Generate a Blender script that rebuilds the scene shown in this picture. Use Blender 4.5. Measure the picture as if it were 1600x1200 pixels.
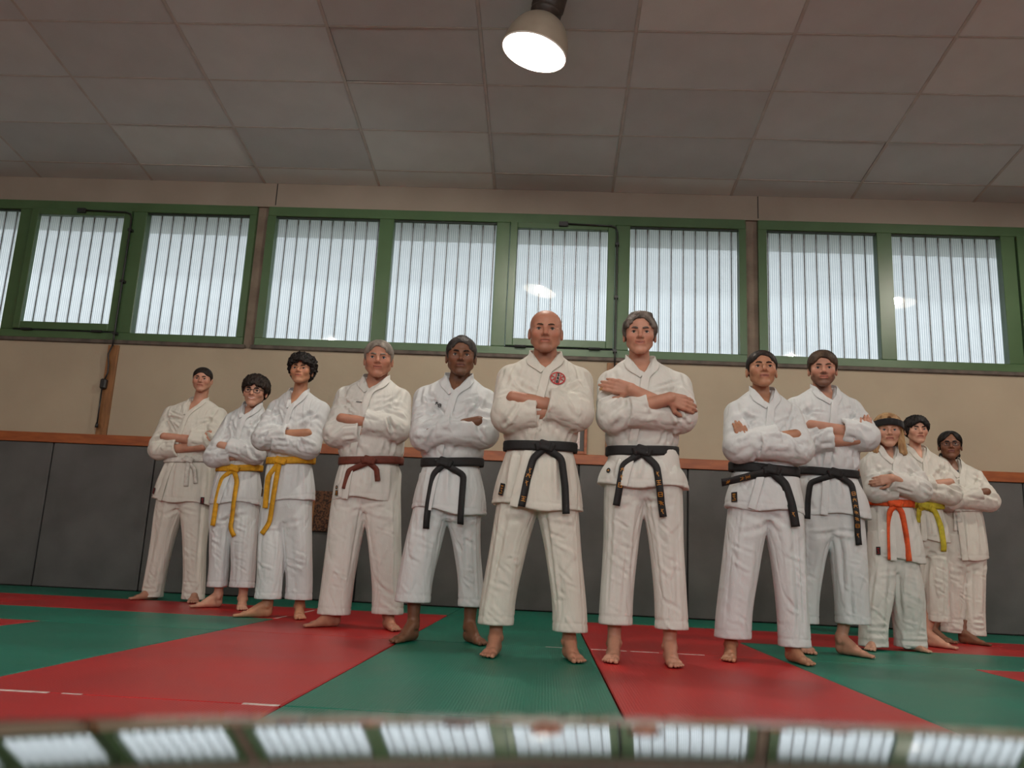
import bpy, math, random
import numpy as np
from mathutils import Vector, Matrix

for _o in list(bpy.data.objects):
    bpy.data.objects.remove(_o, do_unlink=True)
scene = bpy.context.scene
COL = scene.collection

# ------------------------------------------------------------------ camera
CAM_F, CAM_PITCH, CAM_ROLL, CAM_YAW, CAM_H = 1309.19, 0.20742, 0.04730, -0.04829, 0.4422
cam_data = bpy.data.cameras.new('camera')
cam = bpy.data.objects.new('camera', cam_data)
COL.objects.link(cam)
_cy, _sy, _cp, _sp = math.cos(CAM_YAW), math.sin(CAM_YAW), math.cos(CAM_PITCH), math.sin(CAM_PITCH)
_fwd = Vector((_sy * _cp, _cy * _cp, _sp))
_r = Vector((_cy, -_sy, 0.0))
_u = _r.cross(_fwd)
_R = _r * math.cos(CAM_ROLL) + _u * math.sin(CAM_ROLL)
_U = _u * math.cos(CAM_ROLL) - _r * math.sin(CAM_ROLL)
cam.matrix_world = Matrix(((_R.x, _U.x, -_fwd.x, 0), (_R.y, _U.y, -_fwd.y, 0), (_R.z, _U.z, -_fwd.z, CAM_H), (0, 0, 0, 1)))
cam_data.sensor_fit = 'HORIZONTAL'
cam_data.sensor_width = 36.0
cam_data.lens = CAM_F / 1600.0 * 36.0
cam_data.clip_start = 0.01
cam_data.clip_end = 200
cam_data.dof.use_dof = True
cam_data.dof.focus_distance = 4.9
cam_data.dof.aperture_fstop = 11.0
scene.camera = cam

# ------------------------------------------------------------------ world, exposure
world = bpy.data.worlds.new('overcast_sky')
scene.world = world
world.use_nodes = True
_bg = world.node_tree.nodes['Background']
_bg.inputs['Color'].default_value = (0.90, 0.95, 1.0, 1)
SKY = 3.1
_bg.inputs['Strength'].default_value = SKY
vs = scene.view_settings
vs.view_transform = 'Standard'
vs.look = 'None'
vs.exposure = 0.0
vs.gamma = 1.0
vs.use_curve_mapping = False
LAMP_POWER = 128.0
LAMP_COLOR = (1.0, 0.93, 0.83)
# daylight entering by the window banks of the wall behind the camera
DAY_POWER = 125.0
for _i, (_x0, _x1) in enumerate([(-7.90, -3.072), (-2.955, 1.868), (1.990, 6.815)]):
    _ld = bpy.data.lights.new('window_daylight', 'AREA')
    _ld.shape = 'RECTANGLE'
    _ld.size, _ld.size_y = 4.7, 1.4
    _ld.energy = DAY_POWER * (0.35, 1.05, 0.9)[_i]
    _ld.color = (0.93, 0.97, 1.0)
    _lo = bpy.data.objects.new('window_daylight', _ld)
    COL.objects.link(_lo)
    _lo.location = ((_x0 + _x1) / 2, -6.95, 3.14)
    _lo.rotation_euler = (math.radians(96), 0, 0)
cy = scene.cycles
cy.use_denoising = True
cy.max_bounces = 8
cy.diffuse_bounces = 4
cy.glossy_bounces = 4
cy.transmission_bounces = 6
cy.transparent_max_bounces = 12
cy.sample_clamp_indirect = 6.0
cy.caustics_reflective = False
cy.caustics_refractive = False

# ------------------------------------------------------------------ materials
def new_mat(name):
    m = bpy.data.materials.new(name)
    m.use_nodes = True
    nt = m.node_tree
    return m, nt, nt.nodes, nt.links, nt.nodes['Principled BSDF']


def noise_mat(name, col, col2=None, scale=8.0, rough=0.6, bump=0.0, bump_scale=60.0, detail=4.0, stretch=(1, 1, 1), metallic=0.0,
              spec=0.5, lo=0.35, hi=0.65, bump_dist=0.01, bstretch=None):
    """Two-tone noise colour with noise bump in object coordinates."""
    m, nt, N, L, b = new_mat(name)
    b.inputs['Roughness'].default_value = rough
    b.inputs['Metallic'].default_value = metallic
    b.inputs['Specular IOR Level'].default_value = spec
    tc = N.new('ShaderNodeTexCoord')
    mp = N.new('ShaderNodeMapping')
    mp.inputs['Scale'].default_value = stretch
    L.new(tc.outputs['Object'], mp.inputs['Vector'])
    if col2 is None:
        col2 = tuple(c * 0.88 for c in col)
    nz = N.new('ShaderNodeTexNoise')
    nz.inputs['Scale'].default_value = scale
    nz.inputs['Detail'].default_value = detail
    L.new(mp.outputs[0], nz.inputs['Vector'])
    rp = N.new('ShaderNodeValToRGB')
    rp.color_ramp.elements[0].position = lo
    rp.color_ramp.elements[1].position = hi
    rp.color_ramp.elements[0].color = (*col2, 1)
    rp.color_ramp.elements[1].color = (*col, 1)
    L.new(nz.outputs['Fac'], rp.inputs['Fac'])
    L.new(rp.outputs['Color'], b.inputs['Base Color'])
    if bump > 0:
        n2 = N.new('ShaderNodeTexNoise')
        n2.inputs['Scale'].default_value = bump_scale
        n2.inputs['Detail'].default_value = 3
        if bstretch:
            mp2 = N.new('ShaderNodeMapping')
            mp2.inputs['Scale'].default_value = bstretch
            L.new(tc.outputs['Object'], mp2.inputs['Vector'])
            L.new(mp2.outputs[0], n2.inputs['Vector'])
        else:
            L.new(mp.outputs[0], n2.inputs['Vector'])
        bp = N.new('ShaderNodeBump')
        bp.inputs['Strength'].default_value = bump
        bp.inputs['Distance'].default_value = bump_dist
        L.new(n2.outputs['Fac'], bp.inputs['Height'])
        L.new(bp.outputs['Normal'], b.inputs['Normal'])
    return m


def srgb(r, g, b):
    f = lambda c: (c / 255) / 12.92 if c / 255 <= 0.04045 else ((c / 255 + 0.055) / 1.055) ** 2.4
    return (f(r), f(g), f(b))


def mat_mat(name, col, col2):
    """Vinyl judo mat: fine straw-like weave, worn glossy patches."""
    m, nt, N, L, b = new_mat(name)
    tc = N.new('ShaderNodeTexCoord')
    nz = N.new('ShaderNodeTexNoise')
    nz.inputs['Scale'].default_value = 1.7
    nz.inputs['Detail'].default_value = 5
    L.new(tc.outputs['Object'], nz.inputs['Vector'])
    rp = N.new('ShaderNodeValToRGB')
    rp.color_ramp.elements[0].position = 0.3
    rp.color_ramp.elements[1].position = 0.7
    rp.color_ramp.elements[0].color = (*col2, 1)
    rp.color_ramp.elements[1].color = (*col, 1)
    L.new(nz.outputs['Fac'], rp.inputs['Fac'])
    # short scuffs
    mp = N.new('ShaderNodeMapping')
    mp.inputs['Scale'].default_value = (3, 22, 1)
    mp.inputs['Rotation'].default_value = (0, 0, 0.5)
    L.new(tc.outputs['Object'], mp.inputs['Vector'])
    sc = N.new('ShaderNodeTexNoise')
    sc.inputs['Scale'].default_value = 2.2
    sc.inputs['Detail'].default_value = 6
    L.new(mp.outputs[0], sc.inputs['Vector'])
    sr = N.new('ShaderNodeValToRGB')
    sr.color_ramp.elements[0].position = 0.70
    sr.color_ramp.elements[1].position = 0.80
    L.new(sc.outputs['Fac'], sr.inputs['Fac'])
    mx = N.new('ShaderNodeMixRGB')
    mx.inputs['Color2'].default_value = (*[min(1, c * 1.5 + 0.05) for c in col], 1)
    mu = N.new('ShaderNodeMath')
    mu.operation = 'MULTIPLY'
    mu.inputs[1].default_value = 0.30
    L.new(sr.outputs['Color'], mu.inputs[0])
    L.new(mu.outputs[0], mx.inputs['Fac'])
    L.new(rp.outputs['Color'], mx.inputs['Color1'])
    L.new(mx.outputs['Color'], b.inputs['Base Color'])
    rr = N.new('ShaderNodeMapRange')
    rr.inputs['To Min'].default_value = 0.28
    rr.inputs['To Max'].default_value = 0.46
    L.new(nz.outputs['Fac'], rr.inputs['Value'])
    L.new(rr.outputs[0], b.inputs['Roughness'])
    b.inputs['Specular IOR Level'].default_value = 0.34
    wv = N.new('ShaderNodeTexWave')
    wv.inputs['Scale'].default_value = 30.0
    wv.inputs['Distortion'].default_value = 1.5
    wv.inputs['Detail'].default_value = 2
    L.new(tc.outputs['Object'], wv.inputs['Vector'])
    bp = N.new('ShaderNodeBump')
    bp.inputs['Strength'].default_value = 0.20
    bp.inputs['Distance'].default_value = 0.003
    L.new(wv.outputs['Fac'], bp.inputs['Height'])
    L.new(bp.outputs['Normal'], b.inputs['Normal'])
    return m


M = {}
M['plaster'] = noise_mat('wall_plaster', srgb(172, 158, 135), srgb(165, 151, 129), scale=1.5, rough=0.75, bump=0.08, bump_scale=40)
M['beam'] = noise_mat('upper_wall_plaster', srgb(150, 139, 125), srgb(142, 131, 117), scale=2, rough=0.8, bump=0.08, bump_scale=50)
M['pad'] = noise_mat('grey_wall_pad_felt', srgb(94, 93, 91), srgb(80, 79, 77), scale=2.2, rough=0.9, bump=0.2, bump_scale=160, detail=8)
M['wood'] = noise_mat('red_brown_wood', srgb(160, 88, 44), srgb(136, 70, 33), scale=6, rough=0.45, stretch=(1, 6, 6), bump=0.1, bump_scale=30)
M['post_wood'] = noise_mat('brown_post_wood', srgb(146, 100, 58), srgb(118, 78, 42), scale=6, rough=0.5, stretch=(6, 6, 1), bump=0.1, bump_scale=30)
M['mull'] = noise_mat('grey_brown_concrete_post', srgb(130, 116, 100), srgb(108, 94, 80), scale=5, rough=0.8, bump=0.2, bump_scale=40)
M['green'] = noise_mat('green_painted_metal', srgb(74, 102, 66), srgb(66, 93, 58), scale=2, rough=0.35, bump=0.03, bump_scale=90)
M['green_dark'] = noise_mat('dark_green_gasket', srgb(28, 40, 26), srgb(22, 33, 21), scale=4, rough=0.6)
M['sill'] = noise_mat('dark_sill_stone', srgb(96, 86, 76), srgb(72, 64, 57), scale=9, rough=0.7, bump=0.2, bump_scale=60)
M['black'] = noise_mat('black_metal', (0.012, 0.012, 0.012), (0.02, 0.019, 0.018), scale=20, rough=0.45)
M['seam'] = noise_mat('dark_seam', (0.006, 0.006, 0.006), (0.01, 0.01, 0.01), scale=20, rough=0.8)
M['tile'] = noise_mat('ceiling_tile_white', srgb(196, 203, 201), srgb(190, 197, 195), scale=3, rough=0.9, bump=0.15, bump_scale=120)
M['tile2'] = noise_mat('ceiling_tile_grey', srgb(188, 194, 192), srgb(182, 188, 186), scale=3, rough=0.9, bump=0.15, bump_scale=120)
M['tile3'] = noise_mat('ceiling_tile_bright', srgb(206, 212, 208), srgb(200, 206, 202), scale=3, rough=0.9, bump=0.15, bump_scale=120)
M['grid'] = noise_mat('ceiling_grid_metal', srgb(186, 182, 174), srgb(170, 166, 158), scale=8, rough=0.5)
M['void'] = noise_mat('dark_void_above_ceiling', srgb(60, 56, 52), srgb(48, 45, 42), scale=4, rough=0.9)
M['mat_green'] = mat_mat('green_vinyl_mat', srgb(8, 120, 98), srgb(6, 106, 85))
M['mat_red'] = mat_mat('red_vinyl_mat', srgb(186, 34, 36), srgb(168, 28, 30))
M['tape'] = noise_mat('white_tape', srgb(225, 215, 205), srgb(190, 170, 165), scale=40, rough=0.6)
M['joint'] = noise_mat('cladding_joint', srgb(150, 158, 162), srgb(130, 138, 142), scale=30, rough=0.5)
M['cork'] = noise_mat('brown_cork', srgb(110, 74, 50), srgb(48, 32, 24), scale=55, rough=0.85, detail=3, lo=0.42, hi=0.58)
M['ext'] = noise_mat('exterior_ground', srgb(120, 124, 112), srgb(96, 104, 84), scale=1, rough=0.9)
M['eave'] = noise_mat('eave_underside', srgb(170, 164, 150), srgb(150, 144, 132), scale=3, rough=0.8)
M['gloss_black'] = noise_mat('polished_steel', (0.88, 0.88, 0.88), (0.84, 0.84, 0.85), scale=5, rough=0.04, metallic=1.0)
M['lamp_body'] = noise_mat('lamp_dark_housing', srgb(70, 62, 54), srgb(50, 44, 38), scale=14, rough=0.5)
M['lamp_out'] = noise_mat('lamp_satin_aluminium', srgb(190, 180, 160), srgb(180, 168, 148), scale=6, rough=0.35, metallic=0.4)
M['lamp_in'] = noise_mat('lamp_white_enamel', srgb(250, 246, 238), srgb(246, 240, 230), scale=6, rough=0.5)
_m, _nt, _N, _L, _b = new_mat('lamp_bulb_glow')
_b.inputs['Emission Color'].default_value = (1.0, 0.86, 0.66, 1)
_b.inputs['Emission Strength'].default_value = 6.0
M['bulb'] = _m

# clear glass with a faint reflection
_m, _nt, _N, _L, _b = new_mat('clear_window_glass')
_N.remove(_b)
_tr = _N.new('ShaderNodeBsdfTransparent'); _tr.inputs['Color'].default_value = (0.97, 0.97, 0.97, 1)
_gl = _N.new('ShaderNodeBsdfGlossy'); _gl.inputs['Roughness'].default_value = 0.02
_fr = _N.new('ShaderNodeFresnel'); _fr.inputs['IOR'].default_value = 1.6
_mx = _N.new('ShaderNodeMixShader')
_ge = _N.new('ShaderNodeNewGeometry'); _iv = _N.new('ShaderNodeMath'); _iv.operation = 'SUBTRACT'; _iv.inputs[0].default_value = 1.0; _L.new(_ge.outputs['Backfacing'], _iv.inputs[1])
_ml = _N.new('ShaderNodeMath'); _ml.operation = 'MULTIPLY'; _L.new(_fr.outputs[0], _ml.inputs[0]); _L.new(_iv.outputs[0], _ml.inputs[1])
_L.new(_ml.outputs[0], _mx.inputs['Fac']); _L.new(_tr.outputs[0], _mx.inputs[1]); _L.new(_gl.outputs[0], _mx.inputs[2])
_L.new(_mx.outputs[0], _N['Material Output'].inputs['Surface'])
M['glass'] = _m

# ribbed translucent cladding sheet
_m, _nt, _N, _L, _b = new_mat('ribbed_translucent_sheet')
_N.remove(_b)
_tc = _N.new('ShaderNodeTexCoord')
_wv = _N.new('ShaderNodeTexWave'); _wv.bands_direction = 'X'; _wv.inputs['Scale'].default_value = 15.0
_wv.inputs['Distortion'].default_value = 0.15
_L.new(_tc.outputs['Object'], _wv.inputs['Vector'])
_nz = _N.new('ShaderNodeTexNoise'); _nz.inputs['Scale'].default_value = 2.2; _nz.inputs['Detail'].default_value = 4
_L.new(_tc.outputs['Object'], _nz.inputs['Vector'])
_rp = _N.new('ShaderNodeValToRGB')
_rp.color_ramp.elements[0].color = (0.58, 0.63, 0.66, 1); _rp.color_ramp.elements[0].position = 0.05
_rp.color_ramp.elements[1].color = (0.95, 0.96, 0.96, 1); _rp.color_ramp.elements[1].position = 0.6
_L.new(_wv.outputs['Fac'], _rp.inputs['Fac'])
_mm = _N.new('ShaderNodeMixRGB'); _mm.blend_type = 'MULTIPLY'; _mm.inputs['Fac'].default_value = 0.35
_L.new(_rp.outputs['Color'], _mm.inputs['Color1']); _L.new(_nz.outputs['Fac'], _mm.inputs['Color2'])
_tl = _N.new('ShaderNodeBsdfTranslucent'); _L.new(_mm.outputs[0], _tl.inputs['Color'])
_tr = _N.new('ShaderNodeBsdfTransparent'); _L.new(_mm.outputs[0], _tr.inputs['Color'])
_mx = _N.new('ShaderNodeMixShader'); _mx.inputs['Fac'].default_value = 0.42
_L.new(_tl.outputs[0], _mx.inputs[1]); _L.new(_tr.outputs[0], _mx.inputs[2])
_L.new(_mx.outputs[0], _N['Material Output'].inputs['Surface'])
M['sheet'] = _m


# ------------------------------------------------------------------ object helpers
def link(name, me, mat=None, parent=None, loc=None):
    o = bpy.data.objects.new(name, me)
    COL.objects.link(o)
    if mat is not None and me is not None and not me.materials:
        me.materials.append(mat)
    if parent is not None:
        o.parent = parent
    if loc is not None:
        o.location = loc
    return o


def empty(name, loc=(0, 0, 0)):
    o = bpy.data.objects.new(name, None)
    o.empty_display_size = 0.1
    COL.objects.link(o)
    o.location = loc
    return o


def tag(o, label=None, cat=None, group=None, kind=None):
    if label: o['label'] = label
    if cat: o['category'] = cat
    if group: o['group'] = group
    if kind: o['kind'] = kind
    return o


def mesh(name, verts, faces, smooth=False):
    me = bpy.data.meshes.new(name)
    me.from_pydata([tuple(map(float, v)) for v in verts], [], [tuple(map(int, f)) for f in faces])
    me.update()
    if smooth:
        me.polygons.foreach_set('use_smooth', [True] * len(me.polygons))
    return me


def box_data(x0, x1, y0, y1, z0, z1, ch=0.0):
    """Box; ch chamfers the edges facing -Y / +Z with a small bevel ring (all twelve edges)."""
    if ch <= 0:
        v = [(x0, y0, z0), (x1, y0, z0), (x1, y1, z0), (x0, y1, z0), (x0, y0, z1), (x1, y0, z1), (x1, y1, z1), (x0, y1, z1)]
        f = [(0, 3, 2, 1), (4, 5, 6, 7), (0, 1, 5, 4), (1, 2, 6, 5), (2, 3, 7, 6), (3, 0, 4, 7)]
        return v, f
    v, idx = [], {}
    xs, ys, zs = (x0, x1), (y0, y1), (z0, z1)
    for i in range(2):
        for j in range(2):
            for k in range(2):
                for ax in range(3):
                    p = [xs[i], ys[j], zs[k]]
                    s = [1 - 2 * i, 1 - 2 * j, 1 - 2 * k]
                    for a in range(3):
                        if a != ax:
                            p[a] += s[a] * ch
                    idx[(i, j, k, ax)] = len(v)
                    v.append(tuple(p))
    f = []
    def q(*a): f.append(tuple(idx[t] for t in a))
    for i in range(2):
        c = [(i, 0, 0, 0), (i, 1, 0, 0), (i, 1, 1, 0), (i, 0, 1, 0)]
        q(*(c if i else c[::-1]))
        c = [(0, i, 0, 1), (0, i, 1, 1), (1, i, 1, 1), (1, i, 0, 1)]
        q(*(c if i else c[::-1]))
        c = [(0, 0, i, 2), (1, 0, i, 2), (1, 1, i, 2), (0, 1, i, 2)]
        q(*(c if i else c[::-1]))
    for a in range(2):
        for b in range(2):
            q((0, a, b, 1), (1, a, b, 1), (1, a, b, 2), (0, a, b, 2))
            q((a, 0, b, 0), (a, 1, b, 0), (a, 1, b, 2), (a, 0, b, 2))
            q((a, b, 0, 0), (a, b, 1, 0), (a, b, 1, 1), (a, b, 0, 1))
            for k in range(2):
                q((a, b, k, 0), (a, b, k, 1), (a, b, k, 2))
    return v, f


def fix_normals(me):
    import bmesh
    bm = bmesh.new()
    bm.from_mesh(me)
    bmesh.ops.recalc_face_normals(bm, faces=bm.faces[:])
    bm.to_mesh(me)
    bm.free()
    me.update()
    return me


_BOXC = {}


def box(name, x0, x1, y0, y1, z0, z1, mat, parent=None, ch=0.0):
    """Box object with its origin at its own centre; alike boxes share mesh data."""
    sx, sy, sz = round(x1 - x0, 4), round(y1 - y0, 4), round(z1 - z0, 4)
    key = (sx, sy, sz, ch, mat.name)
    me = _BOXC.get(key)
    if me is None:
        v, f = box_data(-sx / 2, sx / 2, -sy / 2, sy / 2, -sz / 2, sz / 2, ch)
        me = mesh(name, v, f)
        if ch > 0:
            fix_normals(me)
        me.materials.append(mat)
        _BOXC[key] = me
    o = link(name, me, None, parent)
    c = Vector(((x0 + x1) / 2, (y0 + y1) / 2, (z0 + z1) / 2))
    if parent is not None:
        c = c - world_of(parent)
    o.location = c
    return o


def world_of(o):
    v = Vector((0, 0, 0))
    while o is not None:
        v += o.location
        o = o.parent
    return v


def tube_data(path, r, n=8, caps=True, flat=1.0):
    """Tube along a polyline; r scalar or list."""
    P = np.array(path, float)
    k = len(P)
    R = np.full(k, r, float) if np.isscalar(r) else np.array(r, float)
    T = np.gradient(P, axis=0)
    T /= np.linalg.norm(T, axis=1)[:, None] + 1e-12
    up = np.array([0, 0, 1.0]) if abs(T[0][2]) < 0.9 else np.array([0, 1.0, 0])
    v, f = [], []
    nrm = np.cross(T[0], up)
    nrm /= np.linalg.norm(nrm)
    for i in range(k):
        nrm = nrm - T[i] * nrm.dot(T[i])
        nrm /= np.linalg.norm(nrm) + 1e-12
        b = np.cross(T[i], nrm)
        for j in range(n):
            a = 2 * math.pi * j / n
            v.append(P[i] + R[i] * (math.cos(a) * nrm + math.sin(a) * b * flat))
    for i in range(k - 1):
        for j in range(n):
            a, b = i * n + j, i * n + (j + 1) % n
            f.append((a, b, b + n, a + n))
    if caps:
        f.append(tuple(range(n))[::-1])
        f.append(tuple((k - 1) * n + j for j in range(n)))
    return v, f


def tube(name, path, r, mat, parent=None, n=8, loc0=None):
    v, f = tube_data(path, r, n)
    o = link(name, fix_normals(mesh(name, v, f, True)), mat, parent)
    if parent is not None and loc0 is None:
        o.location = -world_of(parent)
    return o
# ================================================================== THE ROOM
WY = 7.925                       # inner face of the window wall
XL, XR, YB = -8.2, 8.6, -7.0     # other walls
ZC, SL = 4.127, 0.13             # ceiling height at the window wall, slope of the ceiling
YR = 0.4                         # ridge line
def ceil_z(y):
    return ZC + (WY - y) * SL if y >= YR else ZC + (WY - YR) * SL - (YR - y) * SL

# ---- floor with judo mats
floor = box('floor', XL, XR, YB, WY + 0.0, -0.30, -0.045, M['void'])
tag(floor, 'gym floor laid with red and green judo mats', 'floor', kind='structure')
LX = [-2.747 + k for k in range(6)]
T0, T1, T2, T3 = 2.5415, 4.6696, 5.6051, 6.7923
def lay(x0, x1, y0, y1, color):
    g = 0.0035
    box('mat', x0 + g, x1 - g, y0 + g, y1 - g, -0.045, 0.0, M['mat_' + color], floor, ch=0.004)
def col_strip(x0, x1, ys, color):
    for a, b in zip(ys, ys[1:]):
        lay(x0, x1, a, b, color)
DY = T1 - T0
front = [T1 - DY * k for k in range(6)][::-1]
front = [max(YB, y) for y in front if y > YB - DY]
front = [YB] + [y for y in front if y > YB + 0.2]
col_strip(LX[1], LX[2], front + [T3], 'red')
col_strip(LX[2], LX[3], front + [T3, WY - 0.07], 'green')
col_strip(LX[3], LX[4], front + [T3], 'red')
col_strip(LX[0], LX[1], front, 'green')
col_strip(LX[4], LX[5], front, 'green')
for k in range(6):                                     # inner red squares beyond the green frames
    xa, xb = LX[0] - k - 1, LX[0] - k
    if xb > XL:
        col_strip(max(xa, XL), xb, front, 'red' if k < 4 else 'green')
    xa, xb = LX[5] + k, LX[5] + k + 1
    if xa < XR:
        col_strip(xa, min(xb, XR), front, 'red' if k < 4 else 'green')
def band(y0, y1, color, x_from, step, x_end):
    x = x_from
    s = 1 if step > 0 else -1
    while (x_end - x) * s > 0.02:
        nx = x + step
        if (nx - x_end) * s > 0: nx = x_end
        lay(min(x, nx), max(x, nx), y0, y1, color)
        x = nx
band(T1, T2, 'green', LX[1], -2.0, XL)
band(T2, T3, 'red', LX[1], -2.0, XL)
band(T3, WY - 0.07, 'green', LX[2], -2.0, XL)
band(T1, T2, 'green', LX[4], 2.0, XR)
band(T2, T3, 'red', LX[4], 2.0, XR)
band(T3, WY - 0.07, 'green', LX[3], 2.0, XR)
# white tape remnants on the joints
for (x0, x1, y0, y1) in [(-1.747, -1.44, T0 - .012, T0 + .006), (-0.86, -0.752, T0 - .014, T0 + .008), (-1.40, -1.34, T0 - .006, T0 + .004),
                         (0.26, 0.45, T1 - .016, T1 + .006), (0.47, 0.62, T1 - .014, T1 + .004), (0.66, 0.86, T1 - .012, T1 + .004),
                         (-1.757, -1.74, 5.62, 5.86), (-1.757, -1.74, 6.16, 6.55), (3.62, 3.78, T3 - .2, T3 - .18), (3.9, 4.3, 6.35, 6.372),
                         (0.35, 0.46, T0 - .01, T0 + .004), (0.02, 0.12, T1 - .008, T1 + .003)]:
    box('tape_strip', x0, x1, y0, y1, 0.0, 0.0012, M['tape'], floor)

# ---- window wall: solid pieces around the window banks
wall = empty('wall_back', (0, WY, 0))
tag(wall, 'long wall with grey pads, wooden rail and high windows', 'wall', kind='structure')
ZW0, ZW1 = 2.405, 3.872
BANKS = [(-7.90, -3.072), (-2.955, 1.868), (1.990, 6.815)]
box('lower_wall', XL, XR, WY, WY + 0.25, -0.3, ZW0 - 0.035, M['plaster'], wall)
box('upper_wall', XL, XR, WY + 0.0, WY + 0.25, ZW1, ZC + 0.5, M['beam'], wall)
for a, b in [(XL, BANKS[0][0]), (BANKS[0][1], BANKS[1][0]), (BANKS[1][1], BANKS[2][0]), (BANKS[2][1], XR)]:
    box('window_pier', a, b, WY + 0.03, WY + 0.25, ZW0 - 0.035, ZW1, M['mull'], wall)
for a, b in BANKS:
    box('sill', a - 0.03, b + 0.03, WY - 0.025, WY + 0.2, ZW0 - 0.038, ZW0 + 0.002, M['sill'], wall, ch=0.006)
for x in (-2.895, 1.995, -7.2, 6.6):
    box('plaster_joint', x - 0.004, x + 0.004, WY - 0.003, WY + 0.002, ZW1 + 0.02, ZC, M['seam'], wall)
# wooden posts and rail
for x0 in (-4.412, 0.528, 5.47):
    box('post', x0, x0 + 0.108, WY - 0.022, WY + 0.005, 1.447, 2.352, M['post_wood'], wall, ch=0.003)
x = XL
for xe in (-5.9, -1.9, 2.1, 6.1, XR):
    box('rail', x + 0.002, xe - 0.002, WY - 0.075, WY + 0.005, 1.353, 1.447, M['wood'], wall, ch=0.004)
    x = xe
# grey pads
xp = -4.785 - 1.014 * 3
while xp < XR - 0.05:
    box('wall_pad', xp + 0.006, min(xp + 1.014, XR) - 0.006, WY - 0.06, WY + 0.002, 0.004, 1.352, M['pad'], wall, ch=0.008)
    xp += 1.014
box('pad_backing', XL, XR, WY - 0.02, WY + 0.003, 0.0, 1.352, M['seam'], wall)

# ---- other walls, ceiling
tag(box('wall_left', XL - 0.2, XL, YB, WY + 0.25, -0.3, 5.6, M['plaster']), 'plain side wall at the dim end of the hall', 'wall', kind='structure')
tag(box('wall_right', XR, XR + 0.2, YB, WY + 0.25, -0.3, 5.6, M['plaster']), 'plain side wall beyond the last window', 'wall', kind='structure')
fw = empty('wall_front', (0, YB, 0))
tag(fw, 'wall behind the camera with its own high windows', 'wall', kind='structure')
box('lower_wall', XL, XR, YB - 0.25, YB, -0.3, ZW0, M['plaster'], fw)
box('upper_wall', XL, XR, YB - 0.25, YB, ZW1, 5.6, M['plaster'], fw)
for a, b in [(XL, BANKS[0][0]), (BANKS[0][1], BANKS[1][0]), (BANKS[1][1], BANKS[2][0]), (BANKS[2][1], XR)]:
    box('window_pier', a, b, YB - 0.25, YB, ZW0, ZW1, M['mull'], fw)

ceiling = empty('ceiling', (0, 0, 0))
tag(ceiling, 'sloping suspended ceiling of pale panels', 'ceiling', kind='structure')
CA = math.atan(SL)
rng = random.Random(4)
CXS = [-4.22 + 1.19 * k for k in range(-4, 12)]
RD = 0.645
def slab(name, x0, x1, ya, yb, lift, th, mat, tilt=0.0):
    """Thin ceiling plate between ya and yb following the slope."""
    key = ('slab', round(x1 - x0, 3), round(yb - ya, 3), th, mat.name)
    L_ = (yb - ya) / math.cos(CA)
    me = _BOXC.get(key)
    if me is None:
        v, f = box_data(-(x1 - x0) / 2, (x1 - x0) / 2, -L_ / 2, L_ / 2, 0, th, 0.004 if th > 0.012 else 0)
        me = mesh(name, v, f)
        if th > 0.012: fix_normals(me)
        me.materials.append(mat)
        _BOXC[key] = me
    o = link(name, me, None, ceiling)
    ym = (ya + yb) / 2
    o.location = ((x0 + x1) / 2, ym, ceil_z(ym) + lift)
    o.rotation_euler = (-CA if ym >= YR else CA, tilt, 0)
    return o
rows = [WY]
y = 7.640
while y > YR:
    rows.append(y); y -= RD
for xa, xb in zip(CXS, CXS[1:]):
    if xb < XL or xa > XR: continue
    for ri, (yb_, ya_) in enumerate(zip(rows, rows[1:])):
        if ya_ < 3.0: break
        mt = M['tile']
        r = rng.random()
        if r < 0.15: mt = M['tile3']
        elif r < 0.45: mt = M['tile2']
        tilt = 0.0
        lift = 0.004
        if ri and rng.random() < 0.14:
            tilt = rng.uniform(-0.006, 0.006); lift = 0.009
        slab('ceiling_tile', max(xa, XL) + 0.011, min(xb, XR) - 0.011, ya_ + 0.007, yb_ - (0.007 if ri else 0.0), lift, 0.016, mt, tilt)
# grid runners
for xa in CXS:
    if XL < xa < XR:
        slab('ceiling_runner', xa - 0.012, xa + 0.012, 3.0, WY, 0.0012, 0.009, M['grid'])
for xa, xb in zip(CXS, CXS[1:]):
    if xb < XL or xa > XR: continue
    for yy in rows[1:]:
        if yy > 3.0:
            slab('ceiling_crossbar', xa + 0.013, xb - 0.013, yy - 0.0075, yy + 0.0075, 0.0020, 0.008, M['grid'])
# roof deck above the tiles, and the far half of the ceiling out of view
slab('ceiling_deck', XL, XR, 2.9, WY, 0.10, 0.05, M['void'])
slab('ceiling_field', XL, XR, YR, 3.0, 0.0, 0.05, M['tile'])
slab('ceiling_field', XL, XR, YB, YR, 0.0, 0.05, M['tile'])

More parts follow.
